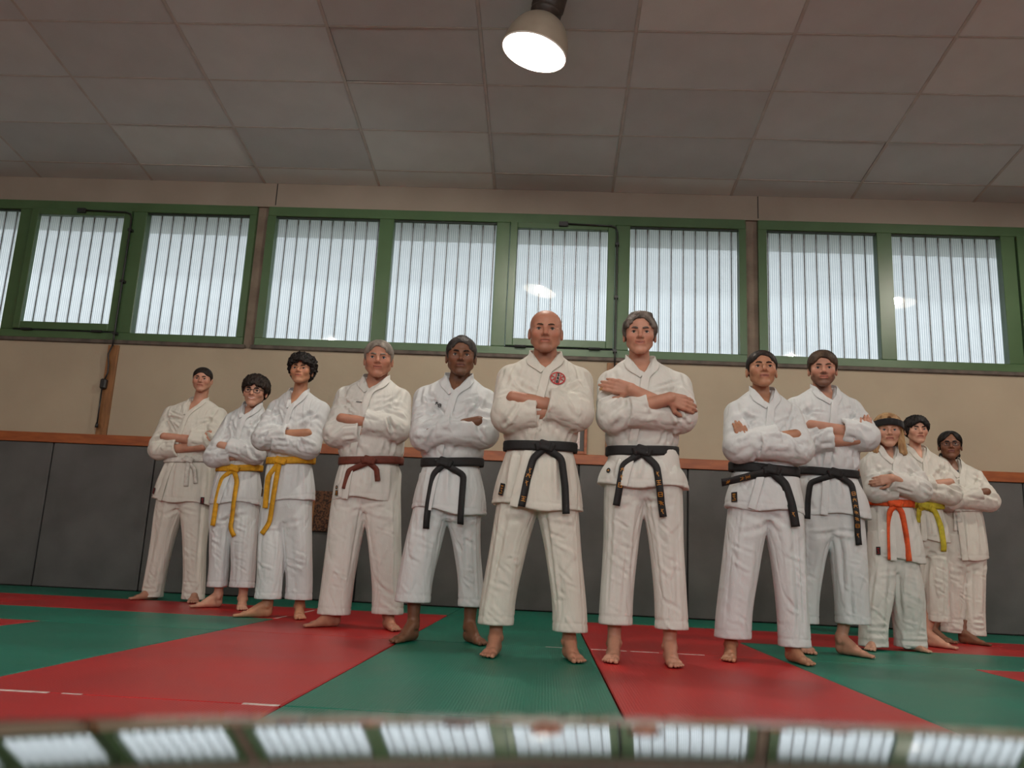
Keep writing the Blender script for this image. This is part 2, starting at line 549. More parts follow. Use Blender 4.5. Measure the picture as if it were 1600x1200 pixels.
# ---- windows
def make_window(name, x0, kinds, label, opener, mirror=1):
    """One bank of four lights: P fixed pane, S tilting sash. Returns the bank."""
    b = empty(name, (x0, WY, ZW0))
    tag(b, label, 'window', kind='structure')
    x1 = x0 + 4.825
    yo, yi = WY - 0.012, WY + 0.085
    box('frame_rail', x0, x1, yo, yi, ZW1 - 0.10, ZW1, M['green'], b, ch=0.005)
    box('frame_rail', x0, x1, yo, yi, ZW0, ZW0 + 0.08, M['green'], b, ch=0.005)
    box('frame_stile', x0, x0 + 0.083, yo, yi, ZW0 + 0.08, ZW1 - 0.10, M['green'], b)
    box('frame_stile', x1 - 0.068, x1, yo, yi, ZW0 + 0.08, ZW1 - 0.10, M['green'], b)
    cells = [(x0 + 0.083, x0 + 1.154), (x0 + 1.299, x0 + 2.345), (x0 + 2.48, x0 + 3.54), (x0 + 3.683, x0 + 4.757)]
    if kinds == 'PSPP':
        pass
    for (a, c), (a2, c2) in zip(cells, cells[1:]):
        box('mullion', c, a2, yo, yi, ZW0 + 0.08, ZW1 - 0.10, M['green'], b, ch=0.004)
    for i, (a, c) in enumerate(cells):
        zb, zt = ZW0 + 0.08, ZW1 - 0.10
        if i == 2:
            s = empty('sash', Vector((0, 0, 0)))
            s.parent = b
            w = 0.078
            for nm, q in [('sash_stile', (a + .006, a + w, zb + .004, zt - .004)), ('sash_stile', (c - w, c - .006, zb + .004, zt - .004)),
                          ('sash_rail', (a + w, c - w, zb + .004, zb + w)), ('sash_rail', (a + w, c - w, zt - w + .012, zt - .004))]:
                box(nm, q[0], q[1], yo - 0.028, yo + 0.03, q[2], q[3], M['green'], s, ch=0.004)
            for hx in (a + 0.1, c - 0.24):
                box('hinge', hx, hx + 0.11, yo - 0.034, yo - 0.012, zb - 0.012, zb + 0.008, M['seam'], s)
            box('shadow_gap', a, c, yo - 0.002, yo + 0.001, zb - 0.008, zb + 0.003, M['seam'], s)
            box('pane', a + w, c - w, WY + 0.02, WY + 0.026, zb + w, zt - w + .012, M['glass'], s)
        else:
            box('pane', a, c, WY + 0.03, WY + 0.036, zb, zt, M['glass'], b)
            box('gasket', a, c, WY + 0.012, WY + 0.028, zt - 0.016, zt, M['green_dark'], b)
    # translucent profiled strips standing outside the glass
    pitch = 0.1205
    n = int((x1 - x0) / pitch)
    for k in range(n):
        xa = x0 + 0.02 + k * pitch
        box('glazing_strip', xa + 0.006, xa + pitch - 0.006, WY + 0.17, WY + 0.176, ZW0 - 0.03, ZW1 + 0.04, M['sheet'], b)
        box('glazing_joint', xa - 0.0055, xa + 0.0055, WY + 0.165, WY + 0.18, ZW0 - 0.03, ZW1 + 0.04, M['joint'], b)
    return b
make_window('window_1', BANKS[0][0], 'PPSP', 'green framed window bank nearest the dim end of the hall', True)
make_window('window_2', BANKS[1][0], 'PPSP', 'green framed window bank above the bald man and his neighbours', True)
make_window('window_3', BANKS[2][0], 'PPSP', 'green framed window bank above the blond child with the headband', True)

# windows in the wall behind the camera (same strips, simpler)
for k, (a, b_) in enumerate(BANKS):
    w = empty('window_%d' % (k + 4), (a, YB, ZW0))
    tag(w, ['window bank behind the camera at the dim end', 'middle window bank behind the camera', 'window bank behind the camera beside the far wall'][k], 'window', kind='structure')
    for q in (0, 1, 2, 3):
        xa = a + q * 1.206
        box('mullion', xa, xa + 0.08, YB - 0.1, YB, ZW0, ZW1, M['green'], w)
        box('pane', xa + 0.08, xa + 1.206, YB - 0.06, YB - 0.054, ZW0, ZW1, M['sheet'], w)

# eave and ground outside
tag(box('trim_1', XL - 1, XR + 1, WY + 0.25, WY + 0.92, 3.905, 4.06, M['eave']), 'roof overhang outside above the windows', 'eave', kind='structure')
tag(box('ground', -60, 60, WY + 0.25, 70, -0.5, -0.3, M['ext']), 'grey green ground outside the hall', 'ground', kind='structure')

# ---- crank rods that open the tilting sashes
def opener(bx, label, handle):
    o = empty('window_crank', (bx, WY - 0.05, ZW0))
    tag(o, label, 'window crank', 'crank rods of the tilting windows')
    a, c = bx + 2.48, bx + 3.54
    y = WY - 0.058
    zt = ZW1 - 0.115
    tube('rod', [(a + 0.52, y, zt), (c - 0.05, y, zt - 0.012), (c - 0.005, y, zt - 0.03), (c + 0.012, y, zt - 0.08), (c + 0.012, y, zt - 0.6), (c + 0.012, y, ZW0 + 0.02),
                 (c + 0.012, y, 2.33)], 0.0085, M['black'], o)
    box('bracket', a + 0.49, a + 0.58, WY - 0.068, WY - 0.03, zt - 0.03, zt + 0.02, M['black'], o, ch=0.004)
    for z in (zt - 0.2, zt - 0.75, ZW0 + 0.06):
        box('clip', c - 0.006, c + 0.03, WY - 0.07, WY - 0.01, z - 0.012, z + 0.012, M['black'], o)
    if handle:
        tube('flexible_rod', [(c + 0.012, y, 2.34), (c - 0.02, y, 2.25), (c - 0.0, y, 2.14), (c + 0.004, y, 2.06), (c - 0.02, y, 1.98)], 0.008, M['black'], o)
        box('gear_box', c - 0.055, c + 0.005, WY - 0.075, WY - 0.02, 1.90, 2.0, M['black'], o, ch=0.012)
        tube('crank_rod', [(c - 0.025, y - 0.01, 1.90), (c - 0.02, y - 0.01, 1.55)], 0.007, M['black'], o)
        tube('crank_knob', [(c - 0.02, y - 0.01, 1.56), (c - 0.022, y - 0.01, 1.515)], [0.012, 0.016], M['black'], o)
    else:
        tube('straight_rod', [(c + 0.012, y, 2.34), (c + 0.012, y, 1.7)], 0.008, M['black'], o)
    return o
opener(BANKS[0][0], 'black crank rod with a gear box hanging down on the wooden post', True)
opener(BANKS[1][0], 'black crank rod running straight down behind a man with grey hair', False)

# ---- cork panel and small picture on the rail
cb = empty('cork_panel', (-2.0, WY - 0.07, 0.81))
tag(cb, 'square brown cork panel fixed low on the grey wall pads', 'panel')
box('cork_face', -2.175, -1.83, WY - 0.085, WY - 0.06, 0.625, 1.0, M['cork'], cb, ch=0.003)
box('wood_edge', -2.198, -2.175, WY - 0.09, WY - 0.06, 0.625, 1.0, M['post_wood'], cb)
pf = empty('picture_frame', (0.24, WY - 0.05, 1.45))
tag(pf, 'small wooden picture frame standing on the rail beside the bald man', 'picture')
box('frame_side', 0.325, 0.352, WY - 0.07, WY - 0.03, 1.449, 1.80, M['wood'], pf, ch=0.003)
box('frame_side', 0.07, 0.097, WY - 0.07, WY - 0.03, 1.449, 1.80, M['wood'], pf, ch=0.003)
box('frame_bottom', 0.097, 0.325, WY - 0.07, WY - 0.03, 1.449, 1.476, M['wood'], pf, ch=0.003)
box('frame_top', 0.097, 0.325, WY - 0.07, WY - 0.03, 1.773, 1.80, M['wood'], pf, ch=0.003)
box('mount', 0.097, 0.325, WY - 0.05, WY - 0.035, 1.476, 1.773, M['pad'], pf)
box('print', 0.14, 0.285, WY - 0.054, WY - 0.05, 1.50, 1.74, M['tape'], pf)

# ---- low stand with a gently domed, polished lid right under the camera
bn = empty('bench', (0, 0.05, 0))
tag(bn, 'low stand with a domed polished metal lid mirroring the windows, close to the camera', 'bench')
_D, _RR = 0.160, 0.312
_ze = CAM_H - 0.1700 * _D
_t0 = math.radians(1.2)
_cyy, _czz = _D + _RR * math.sin(_t0), _ze - _RR * math.cos(_t0)
_prof = []
for i in range(40):                                   # dome, from the near side to the far edge
    a = -0.62 + (0.62 - _t0) * i / 39
    _prof.append((_cyy + _RR * math.sin(a), _czz + _RR * math.cos(a)))
for i in range(1, 9):                                 # small rounded far edge
    a = math.pi / 2 * i / 8
    _prof.append((_prof[39][0] + 0.004 * math.sin(a), _prof[39][1] - 0.004 * (1 - math.cos(a))))
_prof.append((_prof[-1][0], _prof[-1][1] - 0.03))
_prof.append((_prof[0][0], _prof[-1][1] - 0.05))
_v, _f = [], []
_nx = 60
for i in range(_nx + 1):
    x = -0.6 + 1.2 * i / _nx
    dz = x * 0.040 - x * x * 0.20
    for (yy, zz) in _prof:
        _v.append((x, yy - 0.05, zz + dz))
_np = len(_prof)
for i in range(_nx):
    for j in range(_np):
        a, b = i * _np + j, i * _np + (j + 1) % _np
        _f.append((a, b, b + _np, a + _np))
_f.append(tuple(range(_np))); _f.append(tuple(_nx * _np + j for j in range(_np)))
link('lid', fix_normals(mesh('lid', _v, _f, True)), M['gloss_black'], bn)
box('base', -0.55, 0.55, 0.0, 0.14, 0.0, 0.24, M['black'], bn, ch=0.01)

# ---- pendant lamps
def lathe(profile, n=48):
    v, f = [], []
    k = len(profile)
    for (r, z) in profile:
        for j in range(n):
            a = 2 * math.pi * j / n
            v.append((r * math.cos(a), r * math.sin(a), z))
    for i in range(k - 1):
        for j in range(n):
            a, b = i * n + j, i * n + (j + 1) % n
            f.append((a, b, b + n, a + n))
    return v, f
R_ = 0.232
prof = [(R_ * math.sin(t) ** 0.85 if t else 0.05, 0.34 * math.cos(t)) for t in np.linspace(0.28, math.pi / 2, 22)]
_v, _f = lathe(prof)
SHADE_OUT = mesh('shade', _v, _f, True); SHADE_OUT.materials.append(M['lamp_out'])
prof_in = [(max(0.004, r - 0.006), z - 0.004) for r, z in prof]
prof_in = [(0.003, prof_in[0][1])] + prof_in
_v, _f = lathe(prof_in)
SHADE_IN = mesh('reflector', _v, _f, True); SHADE_IN.materials.append(M['lamp_in'])
_v, _f = lathe([(R_ - 0.008, 0.002), (R_ + 0.004, 0.002), (R_ + 0.006, -0.008), (R_ - 0.008, -0.008), (R_ - 0.008, 0.002)])
RIM = mesh('rim', _v, _f, True); RIM.materials.append(M['lamp_in'])
_v, _f = lathe([(0.001, 0.62), (0.10, 0.62), (0.118, 0.60), (0.118, 0.42), (0.10, 0.40), (0.112, 0.385), (0.112, 0.36), (0.085, 0.33), (0.07, 0.30), (0.001, 0.30)], 24)
HOUS = mesh('housing', _v, _f, True); HOUS.materials.append(M['lamp_body'])
_v, _f = lathe([(0.001, 0.30), (0.028, 0.29), (0.032, 0.24), (0.055, 0.17), (0.06, 0.13), (0.045, 0.085), (0.001, 0.07)], 24)
BULB = mesh('bulb', _v, _f, True); BULB.materials.append(M['bulb'])
LAMPS = [(-0.21, 5.29, 'bell shaped metal pendant lamp hanging lit over the group'), (4.45, 5.29, 'lit bell lamp hung above the younger belts, mirrored in a window')]
for yy in (0.5, -4.2):
    for xx in (0.105, 4.45, -4.25):
        LAMPS.append((xx, yy, 'bell lamp hanging lit in the hall behind the camera'))
for i, (lx, ly, lab) in enumerate(LAMPS):
    zl = 3.95 + (0.45 if ly < 3 else 0.0)
    t = empty('pendant_lamp', (lx, ly, zl))
    tag(t, lab, 'lamp', 'bell shaped hall lamps' if ly > 3 else 'hall lamps behind the camera')
    t.scale = (1, 1, 0.84)
    t.rotation_euler = (0.02, 0.23 if i == 0 else 0.03, 0)
    link('shade', SHADE_OUT, None, t)
    link('reflector', SHADE_IN, None, t)
    link('rim', RIM, None, t)
    link('housing', HOUS, None, t)
    link('bulb', BULB, None, t)
    top = (ceil_z(ly) - zl + 0.02) / 0.84
    if top > 0.62:
        tube('stem', [(0, 0, 0.60), (-0.01, 0, top)], 0.012, M['lamp_body'], t, loc0=1)
    ld = bpy.data.lights.new('lamp_light', 'POINT')
    ld.energy = LAMP_POWER
    ld.color = LAMP_COLOR
    ld.shadow_soft_size = 0.05
    lo = bpy.data.objects.new('lamp_light', ld)
    COL.objects.link(lo)
    lo.parent = t
    lo.location = (0, 0, 0.035)
# ================================================================== SIGNED-DISTANCE MODELLING
F32 = np.float32


def smin(a, b, k):
    h = np.clip(0.5 + 0.5 * (b - a) / k, 0, 1)
    return b + (a - b) * h - k * h * (1 - h)


def smax(a, b, k):
    return -smin(-a, -b, k)


def rcone(P, a, b, ra, rb):
    a = np.asarray(a, F32); b = np.asarray(b, F32)
    ab = b - a
    t = np.clip(((P - a) @ ab) / max(float(ab @ ab), 1e-9), 0, 1)
    q = P - a - t[:, None] * ab
    return np.sqrt((q * q).sum(1)) - (ra + (rb - ra) * t)


def ell(P, c, r):
    q = P - np.asarray(c, F32)
    r = np.asarray(r, F32)
    k0 = np.sqrt(((q / r) ** 2).sum(1)) + 1e-6
    k1 = np.sqrt(((q / (r * r)) ** 2).sum(1)) + 1e-6
    return k0 * (k0 - 1) / k1


def sph(P, c, r):
    q = P - np.asarray(c, F32)
    return np.sqrt((q * q).sum(1)) - r


def rbox(P, c, h, r, R=None):
    q = P - np.asarray(c, F32)
    if R is not None:
        q = q @ np.asarray(R, F32)
    q = np.abs(q) - (np.asarray(h, F32) - r)
    return np.sqrt((np.maximum(q, 0) ** 2).sum(1)) + np.minimum(q.max(1), 0) - r


def loft(P, zs, A, B, CX, CY, e=2.4):
    """Stack of superellipses along z."""
    z = P[:, 2]
    a = np.interp(z, zs, A); b = np.interp(z, zs, B)
    x = (P[:, 0] - np.interp(z, zs, CX)) / a
    y = (P[:, 1] - np.interp(z, zs, CY)) / b
    k = (np.abs(x) ** e + np.abs(y) ** e) ** (1 / e) + 1e-6
    g = np.sqrt((x / a) ** 2 + (y / b) ** 2) + 1e-6
    rr = np.sqrt(x * x + y * y) + 1e-6
    d = (k - 1) * rr / (k * 1.0) / g * (k / rr) * rr / np.maximum(k, 1e-6)
    d = (k - 1) / g * (rr / k)
    return np.maximum(d * 0.92, np.maximum(zs[0] - z, z - zs[-1]))


def spline(zs, vals, n=40):
    """Smooth (cosine-free, Catmull-Rom) resampling of a profile."""
    zs = np.array(zs, float); vals = np.array(vals, float)
    o = np.argsort(zs); zs = zs[o]; vals = vals[o]
    m = np.gradient(vals, zs)
    q = np.linspace(zs[0], zs[-1], n)
    i = np.clip(np.searchsorted(zs, q) - 1, 0, len(zs) - 2)
    h = zs[i + 1] - zs[i]
    t = (q - zs[i]) / h
    v = ((2 * t**3 - 3 * t**2 + 1) * vals[i] + (t**3 - 2 * t**2 + t) * h * m[i] + (-2 * t**3 + 3 * t**2) * vals[i + 1] + (t**3 - t**2) * h * m[i + 1])
    return q, v


def surface(f, lo, hi, h, B=8):
    """Surface nets of f<0 on a grid with step h, evaluating only blocks near the surface."""
    lo = np.asarray(lo, float); hi = np.asarray(hi, float)
    nb = np.maximum(1, np.ceil((hi - lo) / (h * B)).astype(int))
    n = nb * B + 1
    G = np.full(n, 1e3, F32)
    cx, cy_, cz = np.meshgrid(*[np.arange(k) for k in nb], indexing='ij')
    bi = np.stack([cx.ravel(), cy_.ravel(), cz.ravel()], 1)
    cen = (lo + (bi + 0.5) * B * h).astype(F32)
    d = f(cen)
    keep = np.abs(d) < B * h * 1.15
    inside = (~keep) & (d < 0)
    r = np.arange(B + 1)
    gx, gy, gz = np.meshgrid(r, r, r, indexing='ij')
    off = np.stack([gx.ravel(), gy.ravel(), gz.ravel()], 1)
    for k in bi[inside] * B:
        G[k[0]:k[0] + B + 1, k[1]:k[1] + B + 1, k[2]:k[2] + B + 1] = -1e3
    kb = bi[keep]
    for s in range(0, len(kb), 400):
        idx = (kb[s:s + 400, None, :] * B + off[None]).reshape(-1, 3)
        G[idx[:, 0], idx[:, 1], idx[:, 2]] = f((lo + idx * h).astype(F32))
    neg = G < 0
    c = neg[:-1, :-1, :-1].astype(np.int8)
    for dx, dy, dz in ((1, 0, 0), (0, 1, 0), (0, 0, 1), (1, 1, 0), (1, 0, 1), (0, 1, 1), (1, 1, 1)):
        c = c + neg[dx:n[0] - 1 + dx, dy:n[1] - 1 + dy, dz:n[2] - 1 + dz]
    act = (c > 0) & (c < 8)
    ci = np.argwhere(act)
    vid = np.full(act.shape, -1, np.int64)
    vid[act] = np.arange(len(ci))
    S = np.zeros((len(ci), 3)); W = np.zeros(len(ci))
    cor = [(i, j, k) for i in (0, 1) for j in (0, 1) for k in (0, 1)]
    val = {q: G[ci[:, 0] + q[0], ci[:, 1] + q[1], ci[:, 2] + q[2]] for q in cor}
    for a in cor:
        for ax in range(3):
            if a[ax] == 0:
                b = list(a); b[ax] = 1; b = tuple(b)
                va, vb = val[a], val[b]
                m = (va < 0) != (vb < 0)
                t = np.where(m, va / np.where(m, va - vb, 1), 0)
                p = np.array(a, float)[None].repeat(len(ci), 0)
                p[:, ax] += t
                S += p * m[:, None]; W += m
    V = lo + (ci + S / W[:, None]) * h
    Q = []
    for ax in range(3):
        sl0 = [slice(None)] * 3; sl1 = [slice(None)] * 3
        sl0[ax] = slice(0, n[ax] - 1); sl1[ax] = slice(1, n[ax])
        a = neg[tuple(sl0)]; b = neg[tuple(sl1)]
        e = np.argwhere(a != b)
        u, w = (ax + 1) % 3, (ax + 2) % 3
        e = e[(e[:, u] > 0) & (e[:, w] > 0) & (e[:, u] < n[u] - 1) & (e[:, w] < n[w] - 1)]
        fl = a[e[:, 0], e[:, 1], e[:, 2]]
        def g(du, dw):
            k = e.copy(); k[:, u] -= du; k[:, w] -= dw
            return vid[k[:, 0], k[:, 1], k[:, 2]]
        q = np.stack([g(1, 1), g(0, 1), g(0, 0), g(1, 0)], 1)
        q[~fl] = q[~fl][:, ::-1]
        Q.append(q)
    Q = np.concatenate(Q)
    Q = Q[(Q >= 0).all(1)]
    return V, Q


def relax(V, Q, it=1, lam=0.5):
    e = np.concatenate([Q[:, [0, 1]], Q[:, [1, 2]], Q[:, [2, 3]], Q[:, [3, 0]]])
    for _ in range(it):
        S = np.zeros_like(V); c = np.zeros(len(V))
        for k in range(3):
            S[:, k] = np.bincount(e[:, 0], V[e[:, 1], k], len(V)) + np.bincount(e[:, 1], V[e[:, 0], k], len(V))
        c = np.bincount(e[:, 0], minlength=len(V)) + np.bincount(e[:, 1], minlength=len(V))
        V = V + lam * (S / np.maximum(c, 1)[:, None] - V)
    return V


def vnormals(V, Q):
    fn = np.cross(V[Q[:, 2]] - V[Q[:, 0]], V[Q[:, 3]] - V[Q[:, 1]])
    N = np.zeros_like(V)
    for k in range(4):
        for j in range(3):
            N[:, j] += np.bincount(Q[:, k], fn[:, j], len(V))
    return N / (np.linalg.norm(N, axis=1)[:, None] + 1e-12)


def np_mesh(name, parts, mats, smooth=True, colors=None):
    """parts: list of (V, quads (n,4) or list of faces, material index)."""
    me = bpy.data.meshes.new(name)
    V = np.concatenate([p[0] for p in parts])
    loops, starts, tot, mi = [], [], [], []
    off, ls = 0, 0
    for v, q, m in parts:
        if isinstance(q, np.ndarray):
            k = q.shape[1]
            loops.append((q + off).ravel())
            starts.append(ls + np.arange(len(q)) * k)
            tot.append(np.full(len(q), k)); mi.append(np.full(len(q), m))
            ls += q.size
        else:
            for f in q:
                loops.append(np.array(f) + off); starts.append(np.array([ls])); tot.append(np.array([len(f)])); mi.append(np.array([m]))
                ls += len(f)
        off += len(v)
    loops = np.concatenate(loops); starts = np.concatenate(starts); tot = np.concatenate(tot); mi = np.concatenate(mi)
    me.vertices.add(len(V)); me.vertices.foreach_set('co', V.astype(F32).ravel())
    me.loops.add(len(loops)); me.loops.foreach_set('vertex_index', loops.astype(np.int32))
    me.polygons.add(len(starts)); me.polygons.foreach_set('loop_start', starts.astype(np.int32))
    try:
        me.polygons.foreach_set('loop_total', tot.astype(np.int32))
    except Exception:
        pass
    me.polygons.foreach_set('material_index', mi.astype(np.int32))
    me.polygons.foreach_set('use_smooth', np.full(len(starts), smooth))
    for m in mats: me.materials.append(m)
    if colors is not None:
        at = me.color_attributes.new('tint', 'FLOAT_COLOR', 'POINT')
        at.data.foreach_set('color', np.concatenate([colors, np.ones((len(colors), 1))], 1).astype(F32).ravel())
    me.update(calc_edges=True)
    me.validate()
    return me


def folds(V, N, segs, calm=None, gain=2.1):
    """Cloth folds: each seg = (a, b, width, amplitude); returns displaced vertices."""
    D = np.zeros(len(V))
    for a, b, w, amp in segs:
        a = np.asarray(a, float); b = np.asarray(b, float)
        ab = b - a
        t = np.clip(((V - a) @ ab) / max(ab @ ab, 1e-9), -0.05, 1.05)
        q = V - a - t[:, None] * ab
        qn = (q * N).sum(1)
        d2 = (q * q).sum(1) - qn * qn
        edge = np.clip(1.6 - np.abs(qn) / 0.06, 0, 1)
        edge = edge * (N[:, 1] < 0.35)
        edge = edge * np.clip(np.minimum(t + 0.05, 1.05 - t) * 5, 0, 1)
        x = d2 / (w * w)
        amp = amp * gain
        r_ = np.sqrt(np.maximum(d2, 0)) / w
        D += edge * amp * (np.exp(-1.15 * r_) - 0.45 * np.exp(-((r_ - 1.9) / 0.9) ** 2))
    if calm is not None:
        D = D * np.clip(np.abs(V[:, 2] - calm) / 0.05 - 0.35, 0, 1)
    return V + N * D[:, None]


def vnoise(P, seed=0):
    """Cheap smooth value noise on arbitrary points (trilinear)."""
    Pi = np.floor(P).astype(np.int64)
    f = P - Pi
    f = f * f * (3 - 2 * f)
    def hsh(x, y, z):
        h = (x * 374761393 + y * 668265263 + z * 2147483647 + seed * 974711) & 0x7fffffff
        h = ((h ^ (h >> 13)) * 1274126177) & 0x7fffffff
        return ((h ^ (h >> 16)) & 0xffff) / 32768.0 - 1
    r = 0
    for i in (0, 1):
        for j in (0, 1):
            for k in (0, 1):
                w = (f[:, 0] if i else 1 - f[:, 0]) * (f[:, 1] if j else 1 - f[:, 1]) * (f[:, 2] if k else 1 - f[:, 2])
                r = r + w * hsh(Pi[:, 0] + i, Pi[:, 1] + j, Pi[:, 2] + k)
    return r


def rot(yaw=0.0, pitch=0.0, roll=0.0):
    """yaw about z, pitch about x (positive lifts the chin of a figure facing -Y), roll about y."""
    cz, sz = math.cos(yaw), math.sin(yaw); cx, sx = math.cos(-pitch), math.sin(-pitch); c2, s2 = math.cos(roll), math.sin(roll)
    Rz = np.array([[cz, -sz, 0], [sz, cz, 0], [0, 0, 1]]); Rx = np.array([[1, 0, 0], [0, cx, -sx], [0, sx, cx]]); Ry = np.array([[c2, 0, s2], [0, 1, 0], [-s2, 0, c2]])
    return Rz @ Rx @ Ry


# ------------------------------------------------------------------ head (local frame: face towards -Y, unit head 0.232 m tall, origin mid-head)
def head_sdf(P, g):
    X = P.copy(); X[:, 0] = np.abs(X[:, 0])
    jw, nz, br, lip, ck, fat = g['jaw'], g['nose'], g['brow'], g['lip'], g['cheek'], g['fat']
    d = ell(P, (0, 0.014, 0.036), (0.0745, 0.094, 0.084))
    d = smin(d, ell(P, (0, -0.026, 0.046), (0.064, 0.064, 0.060)), 0.03)
    d = smin(d, ell(P, (0, -0.036, -0.020), (0.060 + fat, 0.054, 0.066)), 0.03)
    d = smin(d, rcone(X, (0.0455 * jw + fat, 0.000, -0.046), (0.015, -0.066, -0.096), 0.018, 0.0165), 0.034)
    d = smin(d, sph(P, (0, -0.074, -0.095), 0.0175), 0.022)
    d = smin(d, ell(X, (0.044, -0.062, -0.016), (0.020 + ck, 0.020 + ck, 0.022)), 0.022)
    d = smin(d, rcone(X, (0.010, -0.0875, 0.0245), (0.044, -0.071, 0.0245), 0.0088 + br, 0.0075), 0.014)
    # eye sockets
    d = smax(d, -ell(X, (0.0315, -0.104, 0.005), (0.0190, 0.0205, 0.0135)), 0.012)
    # nose
    n = rcone(P, (0, -0.087, 0.014), (0, -0.109 - nz, -0.024), 0.0075, 0.0108)
    n = smin(n, ell(X, (0.0125, -0.095 - nz * 0.6, -0.029), (0.0075, 0.0095, 0.0070)), 0.006)
    n = smin(n, rcone(P, (0, -0.108 - nz, -0.024), (0, -0.092, -0.033), 0.0095, 0.006), 0.006)
    d = smin(d, n, 0.008)
    # mouth
    sm = g['smile']
    d = smin(d, ell(P, (0, -0.078, -0.055), (0.027, 0.017, 0.022)), 0.016)
    mz = np.abs(P[:, 0]) / 0.022
    Y2 = P.copy(); Y2[:, 2] = P[:, 2] - sm * mz * mz
    d = smin(d, rcone(Y2, (-0.019, -0.0885, -0.0515), (0.019, -0.0885, -0.0515), 0.0038 + lip, 0.0038 + lip), 0.005)
    d = smin(d, rcone(Y2, (-0.014, -0.0890, -0.0625), (0.014, -0.0890, -0.0625), 0.0048 + lip, 0.0048 + lip), 0.006)
    d = smax(d, -rcone(Y2, (-0.023 - sm, -0.0945, -0.0570), (0.023 + sm, -0.0945, -0.0570), 0.0030, 0.0030), 0.003)
    # ears
    e = ell(X, (0.0775, 0.014, -0.004), (0.0085, 0.0165, 0.029))
    e = smax(e, -ell(X, (0.0870, 0.008, -0.002), (0.0075, 0.0085, 0.017)), 0.004)
    d = smin(d, e, 0.010)
    # upper and lower eyelids around the ball
    d = smin(d, rcone(X, (0.019, -0.0838, 0.0105), (0.0435, -0.0775, 0.0100), 0.0040, 0.0035), 0.005)
    d = smin(d, rcone(X, (0.020, -0.0830, -0.0040), (0.0425, -0.0780, -0.0030), 0.0038, 0.0035), 0.006)
    return d


def eye_parts(g):
    """Two eyeballs: white, iris, pupil as (V, faces, mat)."""
    out = []
    for s in (-1, 1):
        c = np.array([0.0315 * s, -0.0755, 0.0035]); r = 0.0118
        nlat, nlon = 12, 16
        V, Fc, mi = [], [], []
        for i in range(nlat + 1):
            t = math.pi * i / nlat
            for j in range(nlon):
                a = 2 * math.pi * j / nlon
                V.append(c + r * np.array([math.sin(t) * math.cos(a), -math.cos(t), math.sin(t) * math.sin(a)]))
        sets = {1: [], 2: [], 3: []}
        for i in range(nlat):
            m = 3 if i < 1 else (2 if i < 2 else 1)
            for j in range(nlon):
                a, b = i * nlon + j, i * nlon + (j + 1) % nlon
                sets[m].append((a, a + nlon, b + nlon, b))
        V = np.array(V)
        for m, fs in sets.items():
            out.append((V, np.array(fs)[:, ::-1], m))
    return out


def skin_mat(name, base):
    m, nt, N, L, b = new_mat(name)
    at = N.new('ShaderNodeAttribute'); at.attribute_name = 'tint'
    tc = N.new('ShaderNodeTexCoord')
    nz = N.new('ShaderNodeTexNoise'); nz.inputs['Scale'].default_value = 22; nz.inputs['Detail'].default_value = 5
    L.new(tc.outputs['Object'], nz.inputs['Vector'])
    rp = N.new('ShaderNodeValToRGB')
    rp.color_ramp.elements[0].position = 0.3; rp.color_ramp.elements[1].position = 0.7
    rp.color_ramp.elements[0].color = (0.88, 0.84, 0.82, 1); rp.color_ramp.elements[1].color = (1.04, 1.0, 0.98, 1)
    L.new(nz.outputs['Fac'], rp.inputs['Fac'])
    mx = N.new('ShaderNodeMixRGB'); mx.blend_type = 'MULTIPLY'; mx.inputs['Fac'].default_value = 1
    L.new(at.outputs['Color'], mx.inputs['Color1']); L.new(rp.outputs['Color'], mx.inputs['Color2'])
    L.new(mx.outputs[0], b.inputs['Base Color'])
    b.inputs['Roughness'].default_value = 0.48
    b.inputs['Specular IOR Level'].default_value = 0.4
    b.inputs['Subsurface Weight'].default_value = 0.0
    return m


M['eye_white'] = noise_mat('eye_white', srgb(205, 195, 188), srgb(195, 182, 174), scale=60, rough=0.2)
M['pupil'] = noise_mat('eye_pupil', (0.008, 0.007, 0.006), (0.01, 0.008, 0.007), scale=60, rough=0.1)
IRIS = {k: noise_mat('iris_' + k, srgb(*c), srgb(*[int(v * 0.7) for v in c]), scale=300, rough=0.15) for k, c in
        {'brown': (60, 38, 24), 'blue': (84, 104, 120), 'hazel': (84, 66, 40)}.items()}


